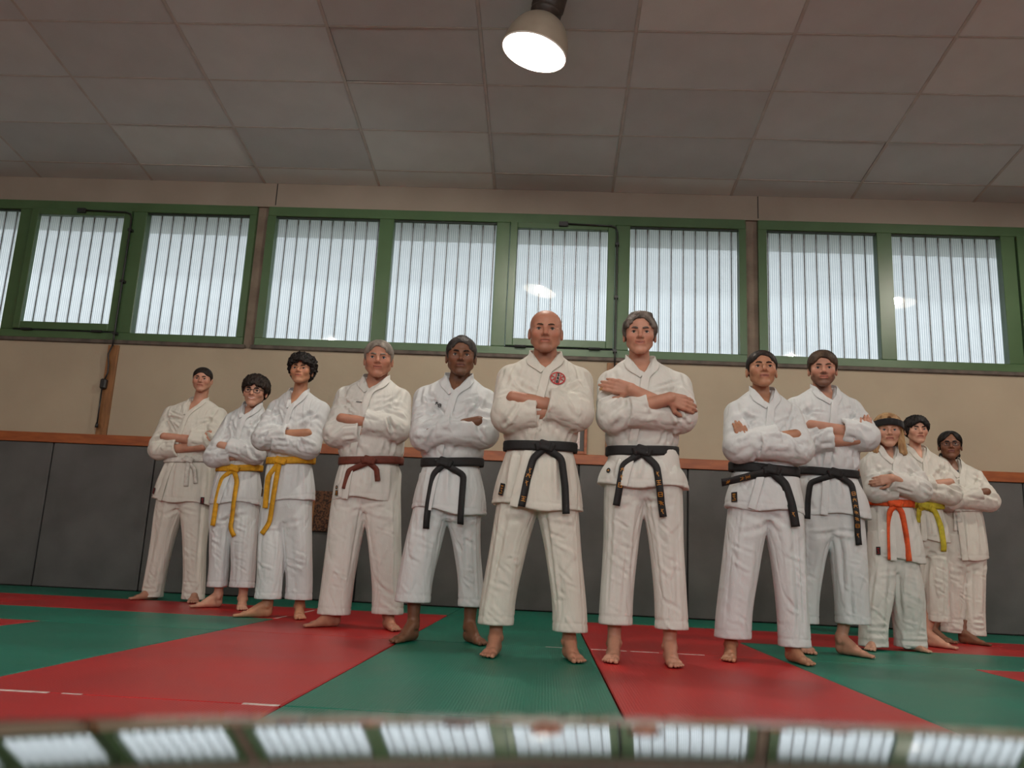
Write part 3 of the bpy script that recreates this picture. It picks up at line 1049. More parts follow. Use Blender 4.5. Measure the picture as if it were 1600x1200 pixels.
def cloth_mat(name, col, col2, rough=0.85):
    """Cotton canvas: faint tone drift, crumple and weave."""
    m, nt, N, L, b = new_mat(name)
    tc = N.new('ShaderNodeTexCoord')
    nz = N.new('ShaderNodeTexNoise'); nz.inputs['Scale'].default_value = 5; nz.inputs['Detail'].default_value = 5
    L.new(tc.outputs['Object'], nz.inputs['Vector'])
    rp = N.new('ShaderNodeValToRGB')
    rp.color_ramp.elements[0].position = 0.3; rp.color_ramp.elements[1].position = 0.7
    rp.color_ramp.elements[0].color = (*col2, 1); rp.color_ramp.elements[1].color = (*col, 1)
    L.new(nz.outputs['Fac'], rp.inputs['Fac']); L.new(rp.outputs['Color'], b.inputs['Base Color'])
    b.inputs['Roughness'].default_value = rough
    b.inputs['Specular IOR Level'].default_value = 0.2
    b.inputs['Sheen Weight'].default_value = 0.15
    mp = N.new('ShaderNodeMapping'); mp.inputs['Scale'].default_value = (1.0, 1.0, 0.55)
    L.new(tc.outputs['Object'], mp.inputs['Vector'])
    n1 = N.new('ShaderNodeTexNoise'); n1.inputs['Scale'].default_value = 16; n1.inputs['Detail'].default_value = 4; n1.inputs['Distortion'].default_value = 0.8
    L.new(mp.outputs[0], n1.inputs['Vector'])
    bp = N.new('ShaderNodeBump'); bp.inputs['Strength'].default_value = 0.30; bp.inputs['Distance'].default_value = 0.02
    L.new(n1.outputs['Fac'], bp.inputs['Height'])
    # sharp creases: ridged noise, drawn out along a slant
    mp3 = N.new('ShaderNodeMapping'); mp3.inputs['Scale'].default_value = (1.0, 1.0, 0.45); mp3.inputs['Rotation'].default_value = (0.0, 0.45, 0.0)
    L.new(tc.outputs['Object'], mp3.inputs['Vector'])
    n3 = N.new('ShaderNodeTexNoise'); n3.inputs['Scale'].default_value = 5.0; n3.inputs['Detail'].default_value = 1.5; n3.inputs['Distortion'].default_value = 1.6
    L.new(mp3.outputs[0], n3.inputs['Vector'])
    m1 = N.new('ShaderNodeMath'); m1.operation = 'SUBTRACT'; m1.inputs[1].default_value = 0.5; L.new(n3.outputs['Fac'], m1.inputs[0])
    m2 = N.new('ShaderNodeMath'); m2.operation = 'ABSOLUTE'; L.new(m1.outputs[0], m2.inputs[0])
    m3 = N.new('ShaderNodeMapRange'); m3.interpolation_type = 'SMOOTHSTEP'; m3.inputs['From Min'].default_value = 0.0; m3.inputs['From Max'].default_value = 0.10; L.new(m2.outputs[0], m3.inputs['Value'])
    b3 = N.new('ShaderNodeBump'); b3.inputs['Strength'].default_value = 0.26; b3.inputs['Distance'].default_value = 0.012
    L.new(m3.outputs[0], b3.inputs['Height']); L.new(bp.outputs['Normal'], b3.inputs['Normal'])
    bp = b3
    n2 = N.new('ShaderNodeTexNoise'); n2.inputs['Scale'].default_value = 300
    L.new(tc.outputs['Object'], n2.inputs['Vector'])
    b2 = N.new('ShaderNodeBump'); b2.inputs['Strength'].default_value = 0.12; b2.inputs['Distance'].default_value = 0.003
    L.new(n2.outputs['Fac'], b2.inputs['Height']); L.new(bp.outputs['Normal'], b2.inputs['Normal'])
    L.new(b2.outputs['Normal'], b.inputs['Normal'])
    return m


M['gi'] = cloth_mat('white_cotton_gi', srgb(216, 214, 207), srgb(208, 206, 198))
M['gi_cool'] = cloth_mat('cool_white_cotton_gi', srgb(214, 216, 215), srgb(206, 208, 207))
M['gi_cream'] = cloth_mat('cream_white_cotton_gi', srgb(217, 213, 202), srgb(209, 205, 193))
BELT = {k: noise_mat('belt_' + k, srgb(*c), srgb(*[int(v * 0.85) for v in c]), scale=30, rough=0.75, bump=0.25, bump_scale=220, bump_dist=0.004) for k, c in
        {'black': (30, 29, 29), 'yellow': (226, 166, 30), 'brown': (112, 52, 36), 'orange': (232, 88, 34), 'white': (222, 218, 208), 'lime': (204, 186, 48)}.items()}
HAIRC = {k: noise_mat('hair_' + k, srgb(*c), srgb(*c2), scale=26, rough=0.55, stretch=(1, 1, 0.35), bump=0.7, bump_scale=90, bump_dist=0.006, bstretch=(1, 1, 0.18), spec=0.22) for k, c, c2 in
         [('dark', (46, 36, 30), (24, 19, 17)), ('black', (36, 30, 28), (18, 15, 14)), ('brown', (82, 64, 50), (50, 38, 30)), ('grey', (150, 142, 132), (104, 96, 88)),
          ('darkgrey', (70, 65, 62), (40, 37, 36)), ('blond', (188, 152, 108), (134, 100, 66)), ('pepper', (120, 110, 102), (66, 58, 52))]}
M['gold'] = noise_mat('gold_thread', srgb(206, 142, 46), srgb(180, 116, 34), scale=80, rough=0.5)
M['label_black'] = noise_mat('black_label', srgb(34, 28, 30), srgb(26, 22, 24), scale=40, rough=0.6)
M['label_red'] = noise_mat('red_thread', srgb(190, 46, 44), srgb(170, 36, 38), scale=40, rough=0.6)
M['ink'] = noise_mat('black_thread', srgb(32, 32, 36), srgb(24, 24, 28), scale=40, rough=0.7)
M['shirt'] = cloth_mat('dark_undershirt', srgb(58, 60, 66), srgb(46, 48, 54))
M['headband'] = cloth_mat('black_headband', srgb(30, 30, 32), srgb(22, 22, 24))
M['specs'] = noise_mat('dark_spectacle_frame', srgb(28, 26, 30), srgb(20, 19, 22), scale=40, rough=0.3)
M['ring'] = noise_mat('gold_ring', srgb(232, 196, 110), srgb(210, 170, 90), scale=40, rough=0.25, metallic=1.0)
# ================================================================== PEOPLE IN KARATE SUITS
def xs(X, Y, x, y):
    """A landmark seen at x on the plane through the person, moved to depth y along its sight line."""
    return (X + x) * (Y + y) / Y - X


def hand_prims(w, f, n, s, curl, sc, spread=1):
    """w wrist, f finger direction, n palm normal, s thumb side; returns (a, b, ra, rb, k)."""
    w = np.array(w, float); f = np.array(f, float); f /= np.linalg.norm(f)
    n = np.array(n, float); n -= f * f.dot(n); n /= np.linalg.norm(n)
    t = np.cross(f, n) * s
    pr = []
    L = [0.084, 0.088, 0.084, 0.076]
    FL = [(0.038, 0.024, 0.020), (0.043, 0.027, 0.021), (0.040, 0.025, 0.020), (0.031, 0.019, 0.018)]
    for i in range(4):
        o = (1.5 - i) * 0.0195 * sc
        k0 = w + t * o * 0.6
        k1 = w + f * L[i] * sc + t * o - n * 0.004
        pr.append((k0, k1, 0.0165 * sc, 0.0115 * sc))
        d = f.copy(); p = k1
        for j in range(3):
            a = curl * (0.6 if j == 0 else 1.0)
            d = d * math.cos(a) + n * math.sin(a)
            d -= 0
            q = p + d * FL[i][j] * sc
            pr.append((p, q, (0.0098 - 0.0008 * j - 0.0008 * (i == 3)) * sc, (0.0092 - 0.0009 * j - 0.0008 * (i == 3)) * sc))
            p = q
    a = w + f * 0.02 * sc + t * 0.022 * sc
    b = a + (f * 0.6 + t * 0.75 + n * 0.2) * 0.045 * sc
    c = b + (f * 0.93 + t * 0.15 + n * 0.3) * 0.034 * sc
    e = c + (f * 0.95 + n * 0.3) * 0.026 * sc
    if spread < 1:
        b = a + (f * 0.95 + t * 0.25) * 0.045 * sc; c = b + f * 0.034 * sc; e = c + f * 0.026 * sc
    pr += [(a, b, 0.0155 * sc, 0.0118 * sc), (b, c, 0.0118 * sc, 0.0102 * sc), (c, e, 0.0102 * sc, 0.0082 * sc)]
    return pr


def foot_prims(O, yaw, s, sc):
    """O heel reference on the floor; yaw 0 points to -Y; s=+1 keeps the big toe on the -x side."""
    c, si = math.cos(yaw), math.sin(yaw)
    def T(p):
        x, y, z = p[0] * s * sc, p[1] * sc, p[2] * sc
        return np.array([O[0] + x * c - y * si, O[1] + x * si + y * c, z])
    pr = [((0, 0, .033), (0, -.06, .034), .034, .034), ((0, -.015, .088), (-.006, -.12, .036), .036, .026), ((0, -.05, .034), (-.020, -.172, .021), .033, .021),
          ((.004, -.05, .030), (.020, -.160, .017), .031, .017), ((-.016, -.168, .022), (.022, -.155, .018), .019, .016),
          ((.031, .000, .078), (.029, .000, .070), .013, .013), ((-.031, -.006, .084), (-.029, -.006, .076), .013, .013), ((0, .012, .04), (0, .01, .11), .028, .031)]
    toes = [(-.024, -.182, -.027, -.238, .0135, .0125), (-.003, -.182, -.003, -.236, .0095, .0092), (.011, -.176, .013, -.225, .0090, .0085), (.023, -.166, .027, -.211, .0086, .008), (.033, -.152, .040, -.193, .0084, .0078)]
    for a, b, e, f, r1, r2 in toes:
        pr.append(((a, b, .017), (e, f, .0125), r1, r2))
    return [(T(a), T(b), r1 * sc, r2 * sc) for a, b, r1, r2 in pr]


def prims_sdf(pr, k):
    def f(P):
        d = None
        for a, b, ra, rb in pr:
            e = rcone(P, a, b, ra, rb)
            d = e if d is None else smin(d, e, k)
        return d
    return f


def prims_box(pr, m=0.02):
    A = np.array([p[0] for p in pr] + [p[1] for p in pr])
    r = max(max(p[2], p[3]) for p in pr) + m
    return A.min(0) - r, A.max(0) + r


def grad(f, P, e=0.004):
    g = np.stack([f((P + np.eye(3)[i] * e).astype(F32)) - f((P - np.eye(3)[i] * e).astype(F32)) for i in range(3)], 1)
    return g / (np.linalg.norm(g, axis=1)[:, None] + 1e-9)


def project(f, P, off=0.0, it=6):
    P = np.array(P, float)
    for _ in range(it):
        P = P - 0.8 * (f(P.astype(F32)) - off)[:, None] * grad(f, P)
    return P


def front_hit(f, x, z, y0=-0.5, y1=0.2):
    """First surface seen from the front (towards +Y) at each x, z."""
    x = np.atleast_1d(x).astype(float); z = np.atleast_1d(z).astype(float)
    y = np.full(len(x), y0)
    for _ in range(50):
        d = f(np.stack([x, y, z], 1).astype(F32))
        y = np.minimum(y + np.clip(d, -0.03, 0.08) * 0.7, y1)
    return y


def resample(P, n):
    P = np.array(P, float)
    s = np.concatenate([[0], np.cumsum(np.linalg.norm(np.diff(P, axis=0), axis=1))])
    q = np.linspace(0, s[-1], n)
    out = np.stack([np.interp(q, s, P[:, i]) for i in range(P.shape[1])], 1)
    for _ in range(2):
        out[1:-1] = 0.25 * out[:-2] + 0.5 * out[1:-1] + 0.25 * out[2:]
    return out


def ribbon(C, W, Nn, th):
    """Solid strip: centre line C, half-width vectors W, normals Nn (k x 3), thickness th."""
    k = len(C)
    V = np.concatenate([C - W, C + W, C + W + Nn * th, C - W + Nn * th])
    Q = []
    for i in range(k - 1):
        for a in range(4):
            b = (a + 1) % 4
            Q.append((a * k + i, b * k + i, b * k + i + 1, a * k + i + 1))
    Q.append((0, 3 * k, 2 * k, k)); Q.append((k - 1, 2 * k - 1, 3 * k - 1, 4 * k - 1))
    return V, np.array(Q)


def add_mesh(name, V, Q, mat, parent, smooth=True, fix=False):
    me = np_mesh(name, [(V, Q, 0)], [mat], smooth)
    if fix: fix_normals(me)
    return link(name, me, None, parent)


BELT_KNOT = None


def person(d):
    X, Y = d['X'], d['Y']
    rg = np.random.RandomState(d['seed'])
    root = empty('person', (X, Y, 0))
    tag(root, d['label'], 'person', 'karate group posing with folded arms')
    gi = M[d.get('gi', 'gi')]
    top, chin = d['top'], d['chin']
    zs = (d['shL'][1] + d['shR'][1]) / 2 + 0.035
    sxc = (d['shL'][0] + d['shR'][0]) / 2
    sw = (d['shR'][0] - d['shL'][0]) / 2
    zb = (d['bL'][1] + d['bR'][1]) / 2
    wb = (d['bR'][0] - d['bL'][0]) / 2
    zhL, zhR = d['hL'][1], d['hR'][1]
    zh = min(zhL, zhR) - 0.01
    wh = (d['hR'][0] - d['hL'][0]) / 2
    hxc = (d['hR'][0] + d['hL'][0]) / 2
    cz = d['cr'][1]
    neckx = d['V'][0] * 0.5 + (d['eL'][0] + d['eR'][0]) / 4
    dep = d.get('dep', 1.0)
    # ---------------------------------------------------------------- head placement
    hs = (top[1] - d['hair_h'] - chin[1]) / 0.232
    hc = np.array([(d['eL'][0] + d['eR'][0]) / 2, -0.025 * hs, chin[1] + 0.112 * hs])
    HR = rot(d.get('yaw', 0.0), d.get('pitch', -0.02), d.get('roll', 0.0))
    HX = np.array([1.09, 1.03, 1.0])
    def to_head(P): return ((P - hc) @ HR / hs) / HX
    def from_head(P): return (np.asarray(P) * HX * hs) @ HR.T + hc
    g = dict(jaw=1.0, nose=0.0, brow=0.0, lip=0.0, cheek=0.0, fat=0.0, smile=0.0)
    g.update(d.get('face', {}))
    zn = chin[1] - 0.03 * hs
    zcol = zs + 0.055                                            # top of the jacket at the neck
    nr = 0.054 * hs * d.get('neck', 1.0)
    def bust(P):
        h = head_sdf(to_head(P).astype(F32), g) * hs
        nk = rcone(P, hc + np.array([0, 0.035, -0.04]) * hs, (neckx, 0.030, zs + 0.02), nr * 0.98, nr * 1.08)
        h = smin(h, nk, 0.022)
        b = ell(P, (neckx, 0.015, zs - 0.085), (sw * 0.80, 0.090 * dep, 0.105))
        b = smin(b, rcone(P, (sxc - sw * .7, 0.02, zs - 0.05), (sxc + sw * .7, 0.02, zs - 0.05), 0.045, 0.045), 0.04)
        # collar bones and the two neck cords
        return smin(h, b, 0.045)
    lo = np.array([sxc - sw - 0.02, -0.20, zs - 0.22]); hi = np.array([sxc + sw + 0.02, 0.18, top[1] + 0.02])
    hlo = np.array([hc[0] - 0.125, -0.19, min(d['V'][1] - 0.04, zs - 0.08)]); hhi = np.array([hc[0] + 0.125, 0.16, top[1] + 0.03])
    hv, hq = surface(bust, hlo, hhi, 0.0042)
    # ---------------------------------------------------------------- jacket
    tz = [zh - 0.03, (zh + zb) / 2, zb - 0.04, zb, zb + 0.05, zb + 0.11, (zb + zs) / 2 + 0.02, zs - 0.12, zs - 0.05, zs - 0.005, zs + 0.03, zcol + 0.004]
    ta = [wh * 1.02, (wb * 1.08 + wh) / 2, wb * 1.03, wb * 0.97, wb * 1.10, wb * 1.12, wb * 1.10, sw * 0.86, sw * 0.90, sw * 0.72, sw * 0.44 + 0.015, nr + 0.020]
    bb = d.get('belly', 0.0)
    tb = [0.155 * dep, 0.145 * dep + bb * .5, 0.126 * dep + bb, 0.118 * dep + bb, 0.130 * dep + bb, 0.135 * dep + bb, 0.140 * dep + bb * .6, 0.130 * dep, 0.110 * dep, 0.088 * dep, 0.074, nr + 0.018]
    tcx = [hxc, hxc * 0.6, 0, 0, 0, 0, sxc * 0.5, sxc, sxc, sxc * .7 + neckx * .3, neckx, neckx]
    tcy = [0.0, 0.0, 0.0, 0.0, 0.0, 0.0, 0.0, 0.004, 0.01, 0.015, 0.022, 0.028]
    q, A = spline(tz, ta, 60); B_ = spline(tz, tb, 60)[1]; CX = spline(tz, tcx, 60)[1]; CYv = spline(tz, tcy, 60)[1]
    def torso(P): return loft(P, q, A, B_, CX, CYv, 2.35)
    zc = (d['elL'][1] + d['elR'][1]) / 2 + d.get('dz', 0.0)
    upr = d.get('arm', 1.0)                                       # sleeve girth
    SL_ = np.array([sxc - sw + 0.060, 0.008, zs - 0.085]); SR_ = np.array([sxc + sw - 0.060, 0.008, zs - 0.085])
    EL_ = np.array([d['elL'][0] + 0.080 * upr, -0.105, d['elL'][1] - 0.030]); ER_ = np.array([d['elR'][0] - 0.080 * upr, -0.105, d['elR'][1] - 0.030])
    tp = d['top_arm']
    yf = -0.180 * (0.55 + 0.45 * dep) - bb * 0.6
    hi_z, lo_z = zc + 0.040, zc - 0.030
    xc = (sxc + (d['elL'][0] + d['elR'][0]) / 2) / 2
    wl = 0.145 * sw / 0.22
    tk = {True: 0.022, False: -0.01}
    WL = np.array([xc + wl, yf + (0.0 if tp == 'L' else 0.02) + tk[d.get('hL_', 'tuck') == 'tuck'], hi_z if tp == 'L' else lo_z + 0.01])
    WR = np.array([xc - wl, yf + (0.0 if tp == 'R' else 0.02) + tk[d.get('hR_', 'tuck') == 'tuck'], hi_z if tp == 'R' else lo_z + 0.01])
    ar = d.get('ar', 1.0)
    def sleeve(S, E, W, fr):
        dirv = (W - E) / np.linalg.norm(W - E)
        end = E + (W - E) * fr
        def f(P):
            u = rcone(P, S, E, 0.078 * upr, 0.086 * upr)
            c = rcone(P, E, end + dirv * 0.1, 0.084 * upr, 0.074 * upr)
            c = np.maximum(c, (P - end.astype(F32)) @ dirv.astype(F32))
            c = smin(u, c, 0.02)
            hole = rcone(P, end - dirv * 0.035, end + dirv * 0.12, 0.054 * upr, 0.060 * upr)
            return smax(c, -hole, 0.005)
        return f, end, dirv
    fl, endL, dL = sleeve(SL_, EL_, WL, d['sL'] * .97)
    fr_, endR, dR = sleeve(SR_, ER_, WR, d['sR'])
    Vz, Vx = d['V'][1], d['V'][0]
    def vcut(P):
        z = P[:, 2]
        t = (z - Vz) / (zcol - Vz)
        w = np.clip(t, 0, 1.3) * (nr + 0.006)
        cxv = Vx + (neckx - Vx) * np.clip(t, 0, 1)
        return np.maximum(np.maximum(np.abs(P[:, 0] - cxv) - w, Vz - z), P[:, 1] - 0.005)
    hslope = (zhR - zhL) / max(2 * wh, 0.1)
    zm = (zhL + zhR) / 2
    def vent(P):
        w = np.clip((zb - 0.10 - P[:, 2]) / (zb - 0.10 - zm), 0, 1.3) * 0.016
        return np.maximum(np.abs(P[:, 1] - 0.03) - w, (wh * 0.80) - np.abs(P[:, 0] - hxc))
    def jbody(P):
        t = torso(P)
        return t
    def jfull(P):
        t = smin(torso(P), np.minimum(fl(P), fr_(P)), 0.018)
        return t
    def jacket(P):
        t = torso(P)
        t = smax(t, -vcut(P), 0.006)
        t = smax(t, -vent(P), 0.004)
        t = np.maximum(t, zm + hslope * (P[:, 0] - hxc) - P[:, 2] - 0.012 * np.cos(P[:, 0] * 17 + d['seed']))
        s = np.minimum(fl(P), fr_(P))
        return smin(t, s, 0.018)
    jl = np.array([min(d['elL'][0], d['hL'][0], sxc - sw) - 0.06, -0.36, zh - 0.03]); jh = np.array([max(d['elR'][0], d['hR'][0], sxc + sw) + 0.06, 0.22, zcol + 0.03])
    jv, jq = surface(jacket, jl, jh, 0.0068)
    jv = relax(jv, jq, 1, 0.4)
    jn = vnormals(jv, jq)
    segs = []
    R = rg.uniform
    for s in (-1, 1):                                            # pulled from the armpits and over the belt
        sx = sxc + s * sw
        for k in range(8):
            a = (sx - s * R(.05, .08), -R(.08, .12), zs - R(.06, .16)); b = (sxc + s * R(.0, .10), -0.15, zs - R(.10, .26))
            segs.append((a, b, R(.007, .014), R(-.006, .005)))
        for k in range(4):
            a = (sx - s * R(.02, .07), -.05, zs + R(-.04, .01)); b = (sx - s * R(.03, .09), -.10, zs - R(.12, .18))
            segs.append((a, b, R(.010, .016), R(-.007, .004)))
        S, E, W, fr = (SL_, EL_, WL, d['sL']) if s < 0 else (SR_, ER_, WR, d['sR'])
        for k in range(9):                                       # upper sleeve
            t0 = R(.15, .8); c0 = S + (E - S) * t0
            a = c0 + np.array([-s * .07, -R(.02, .07), R(.02, .06)]); b = c0 + np.array([s * R(.04, .08), -R(.03, .07), -R(.03, .07)])
            segs.append((a, b, R(.010, .018), R(-.008, .006)))
        for k in range(10):                                      # radiating from the inner elbow
            a = E + np.array([-s * R(.04, .07), -R(.03, .07), R(.03, .06)]); b = E + np.array([s * R(-.02, .07), -R(.04, .08), -R(-.03, .07)])
            segs.append((a, b, R(.007, .013), R(-.008, .005)))
        for k in range(4):                                       # along the fore-sleeve
            t0 = R(.1, fr * .6); t1 = fr * R(.8, 1.0)
            o = np.array([0, -.06, R(-.05, .05)])
            segs.append((E + (W - E) * t0 + o, E + (W - E) * t1 + o, R(.009, .014), R(-.005, .004)))
    for k in range(11):                                          # gathers above and below the belt
        x = R(-1, 1) * wb * .95
        segs.append(((x, -.12, zb + .02), (x + R(-.03, .03), -.13, zb + R(.08, .17)), R(.008, .015), R(-.007, .006)))
        x = R(-1, 1) * wb
        segs.append(((x, -.12, zb - .02), (x * 1.15 + R(-.02, .02), -.14, zm + R(.0, .12)), R(.010, .020), R(-.006, .006)))
    for k in range(6):
        a = R(0, 1) * 2 * math.pi
        segs.append(((wb * math.cos(a), abs(.12 * math.sin(a)), zb - .02), (wh * math.cos(a), abs(.14 * math.sin(a)), zm), R(.014, .022), R(-.006, .007)))
    jv2 = folds(jv, jn, segs, zb)
    # crease where the under panel shows: hem stitch band
    band_ = np.clip(1 - np.abs(jv[:, 2] - (zm + hslope * (jv[:, 0] - hxc)) - 0.03) / 0.008, 0, 1) * (jv[:, 1] < 0.5) * (jv[:, 2] < zb - .1)
    jv2 = jv2 - jn * (band_ * 0.0022)[:, None]
    jk = add_mesh('jacket', jv2, jq, gi, root)
    # ---------------------------------------------------------------- lapels
    Lw = 0.021 * hs
    ztop = zcol + 0.012
    def lap_path(s, zend, xend):
        pts = [(neckx, 0.03 + nr + 0.022, ztop + 0.008), (neckx + s * (nr + 0.012), 0.03 + nr * 0.55, ztop + 0.004), (neckx + s * (nr + 0.022), 0.015, ztop - 0.010),
               (neckx + s * (nr + 0.016), -0.04, zcol - 0.035)]
        n = 7
        x0, z0 = neckx + s * (nr + 0.012), zcol - 0.04
        x1, z1 = Vx, Vz - 0.012
        for i in range(1, n):
            t = i / (n - 1)
            pts.append((x0 + (x1 - x0) * t + s * Lw * 0.9 * (1 - t * 0.6), -0.10, z0 + (z1 - z0) * t))
        if zend is not None:
            for t in np.linspace(0.12, 1, 7):
                pts.append((x1 + (xend - x1) * t + s * Lw * 0.36, -0.16, z1 + (zend - z1) * t))
            for t in np.linspace(0.2, 1, 5):
                pts.append((xend + (hxc - wh * 0.52 - xend) * t + s * Lw * 0.36, -0.17, zend + (zm + hslope * (-wh * .5) - 0.004 - zend) * t))
        return pts
    for s, ze, xe in ((-1, None, None), (1, zb, Vx - 0.07 * sw / .22)):
        C = resample(lap_path(s, ze, xe), 34 if ze is None else 64)
        m = C[:, 1] < -0.03
        Cs = project(torso, C, 0.002)
        Cs[:, 2] = np.where(C[:, 2] > zcol - 0.02, C[:, 2], Cs[:, 2])
        C = np.where((C[:, 2] < zcol - 0.012)[:, None], Cs, C)
        for _ in range(3): C[1:-1] = .25 * C[:-2] + .5 * C[1:-1] + .25 * C[2:]
        wz = np.clip(1 - (np.abs(C[:, 2] - zb) - 0.035) / 0.02, 0, 1)[:, None]
        C = C * (1 - wz) + project(torso, C, -0.006) * wz
        Nn = grad(torso, C)
        ax = np.stack([C[:, 0] - neckx, C[:, 1] - 0.03, np.zeros(len(C))], 1)
        ax /= np.linalg.norm(ax, axis=1)[:, None] + 1e-9
        wgt = np.clip((C[:, 2] - (zcol - 0.05)) / 0.05, 0, 1)[:, None]
        Nn = Nn * (1 - wgt) + ax * wgt
        Nn[:, 2] = np.clip(Nn[:, 2], -0.4, 0.75)
        Nn /= np.linalg.norm(Nn, axis=1)[:, None]
        T = np.gradient(C, axis=0); T /= np.linalg.norm(T, axis=1)[:, None]
        Wv = np.cross(T, Nn); Wv /= np.linalg.norm(Wv, axis=1)[:, None]
        Nn = np.cross(Wv, T)
        V_, Q_ = ribbon(C + Nn * (0.001 if s < 0 else 0.004), Wv * Lw, Nn, 0.006)
        o = add_mesh('lapel', V_, Q_, gi, jk, True, True)
        md = o.modifiers.new('bevel', 'BEVEL'); md.width = 0.002; md.segments = 2; md.limit_method = 'ANGLE'
    # ---------------------------------------------------------------- trousers
    legs = []
    feet = []
    for s, (po, pi_), toe in ((-1, (d['pLo'], d['pLi']), d['fLt']), (1, (d['pRo'], d['pRi']), d['fRt'])):
        fs = d.get('foot', 0.92)
        hx0 = (po[0] + pi_[0]) / 2
        ya = toe[1] + 0.17 * fs
        hxx = xs(X, Y, hx0, ya)
        yawv = d.get('fyL' if s < 0 else 'fyR')
        if yawv is None:
            yawv = math.asin(max(-0.85, min(0.85, (toe[0] - hxx) / (0.23 * fs))))
        dirx, diry = math.sin(yawv), -math.cos(yawv)
        O = np.array([toe[0] - dirx * 0.242 * fs, toe[1] - diry * 0.242 * fs])
        hz = (po[1] + pi_[1]) / 2
        ay = O[1] + diry * 0.02
        ax_ = xs(X, Y, hx0, ay)
        hw = abs(po[0] - pi_[0]) / 2
        feet.append((s, O, yawv, fs, hz))
        legs.append((s, ax_, ay, max(hz - 0.01, 0.012), hw))
    hipz = cz + 0.16
    hipw = min(wb * 0.56, 0.105)
    def leg_fn(s, ax_, ay, hz, hw):
        zsn = [hz - 0.01, hz + 0.10, hz + (hipz - hz) * .5, hipz - 0.06, hipz + 0.10]
        aa = [hw * 1.02, hw * 0.99, hw * 0.98 + 0.006, hipw * 1.12, hipw * 1.0]
        bb_ = [hw * 0.95, hw * 0.95, hw * 0.97 + 0.008, 0.120 * dep, 0.115 * dep]
        hx = s * hipw * 0.93 + d['cr'][0] * .5
        cxx = [ax_, ax_ * .93 + hx * .07, ax_ * .52 + hx * .48, hx, hx * .9]
        cyy = [ay + 0.0, ay * .9, ay * .5 - 0.01, 0.0, 0.0]
        z_, a_ = spline(zsn, aa, 40); b_ = spline(zsn, bb_, 40)[1]; x_ = spline(zsn, cxx, 40)[1]; y_ = spline(zsn, cyy, 40)[1]
        return lambda P: loft(P, z_, a_, b_, x_, y_, 2.2)
    lf = [leg_fn(*l) for l in legs]
    pz, pa = spline([cz + 0.02, cz + 0.10, zb - 0.02], [hipw * 1.7, wb * 1.02, wb * 0.92], 20)
    pb = spline([cz + 0.02, cz + 0.10, zb - 0.02], [0.09 * dep, 0.118 * dep, 0.108 * dep], 20)[1]
    def pants(P):
        pv = loft(P, pz, pa, pb, np.full(20, d['cr'][0] * .4), np.zeros(20), 2.3)
        u = smin(lf[0](P), lf[1](P), 0.016)
        u = smin(u, pv, 0.03)
        return np.maximum(u, np.where(P[:, 0] < d['cr'][0], legs[0][3], legs[1][3]) - P[:, 2])
    pl = np.array([min(legs[0][1] - legs[0][4], -wb) - .05, min(legs[0][2], legs[1][2], 0) - .17, min(legs[0][3], legs[1][3]) - .02])
    ph = np.array([max(legs[1][1] + legs[1][4], wb) + .05, max(legs[0][2], legs[1][2], 0) + .17, zb])
    pv_, pq_ = surface(pants, pl, ph, 0.0074)
    pv_ = relax(pv_, pq_, 1, 0.4)
    pn = vnormals(pv_, pq_)
    segs = []
    for (s, ax_, ay, hz, hw) in legs:
        hx = s * hipw
        def on(t, o): return np.array([hx + (ax_ - hx) * t + o * hw, ay * t - .09, hipz + (hz - hipz) * t])
        for k in range(7):
            o = R(-1, 1); t0 = R(0, .35)
            segs.append((on(t0, o), on(R(.55, 1.0), np.clip(o + R(-.4, .4), -1, 1)), R(.008, .018), R(-.009, .007)))
        for k in range(14):
            t0 = R(.30, .97); o = R(-1, .2)
            segs.append((on(t0, o), on(t0 + R(.02, .10), o + R(.5, 1.2)), R(.006, .011), R(-.006, .005)))
        for k in range(5):                                       # from the crotch
            segs.append(((d['cr'][0], -.09, cz + R(-.02, .06)), on(R(.12, .3), R(-.4, .9) * s), R(.010, .017), R(-.008, .006)))
        if d.get('bunch'):
            for k in range(7):
                t0 = R(.80, 1.0)
                segs.append((on(t0, -1), on(t0 + R(-.02, .02), 1), R(.008, .013), R(-.008, .006)))
        segs.append((on(0.02, s * .98), on(1, s * .98), .007, .002))   # outer seam
    pv2 = folds(pv_, pn, segs, None, 1.15)
    hzv = np.where(pv_[:, 0] < d['cr'][0], legs[0][3], legs[1][3])
    bnd = np.clip(1 - np.abs(pv_[:, 2] - hzv - 0.042) / 0.008, 0, 1)
    pv2 = pv2 - pn * (bnd * 0.0025)[:, None]
    tr = add_mesh('trousers', pv2, pq_, gi, root)
    # ---------------------------------------------------------------- arms, hands, legs, feet (skin)
    skin = np.array(d['skin'])
    parts = [(hv, hq, 0)]
    hsz = d.get('hand', 0.95)
    for s, S, E, W, tuck in ((-1, SL_, EL_, WL, d.get('hL_', 'tuck')), (1, SR_, ER_, WR, d.get('hR_', 'tuck'))):
        f0 = (W - E) / np.linalg.norm(W - E)
        if tuck == 'tuck':
            fd = np.array([-s * 0.12, 0.95, -0.22]); nn = np.array([s * 0.3, 0.1, -0.9])
        elif tuck == 'peek':                                     # fingers rise over the other upper arm
            fd = np.array([-s * 0.30, 0.06, 0.95]); nn = np.array([0, 1, 0.0])
        elif tuck == 'over':
            fd = np.array([-s * 0.90, 0.22, 0.22]); nn = np.array([0, 1, 0.1])
        else:                                                    # hand laid on the other upper arm
            fd = np.array([-s * 0.93, 0.20, -0.22]); nn = np.array([0, 1, 0.0])
        W2 = W.copy()
        if tuck == 'lay': W2 = W + np.array([s * 0.055 * sw / .22, -0.040, 0.0])
        if tuck == 'over': W2 = np.array([xc - s * 0.085, -0.185, zc + 0.085])
        if tuck == 'peek': W2 = W + np.array([s * 0.005, 0.012, -0.018])
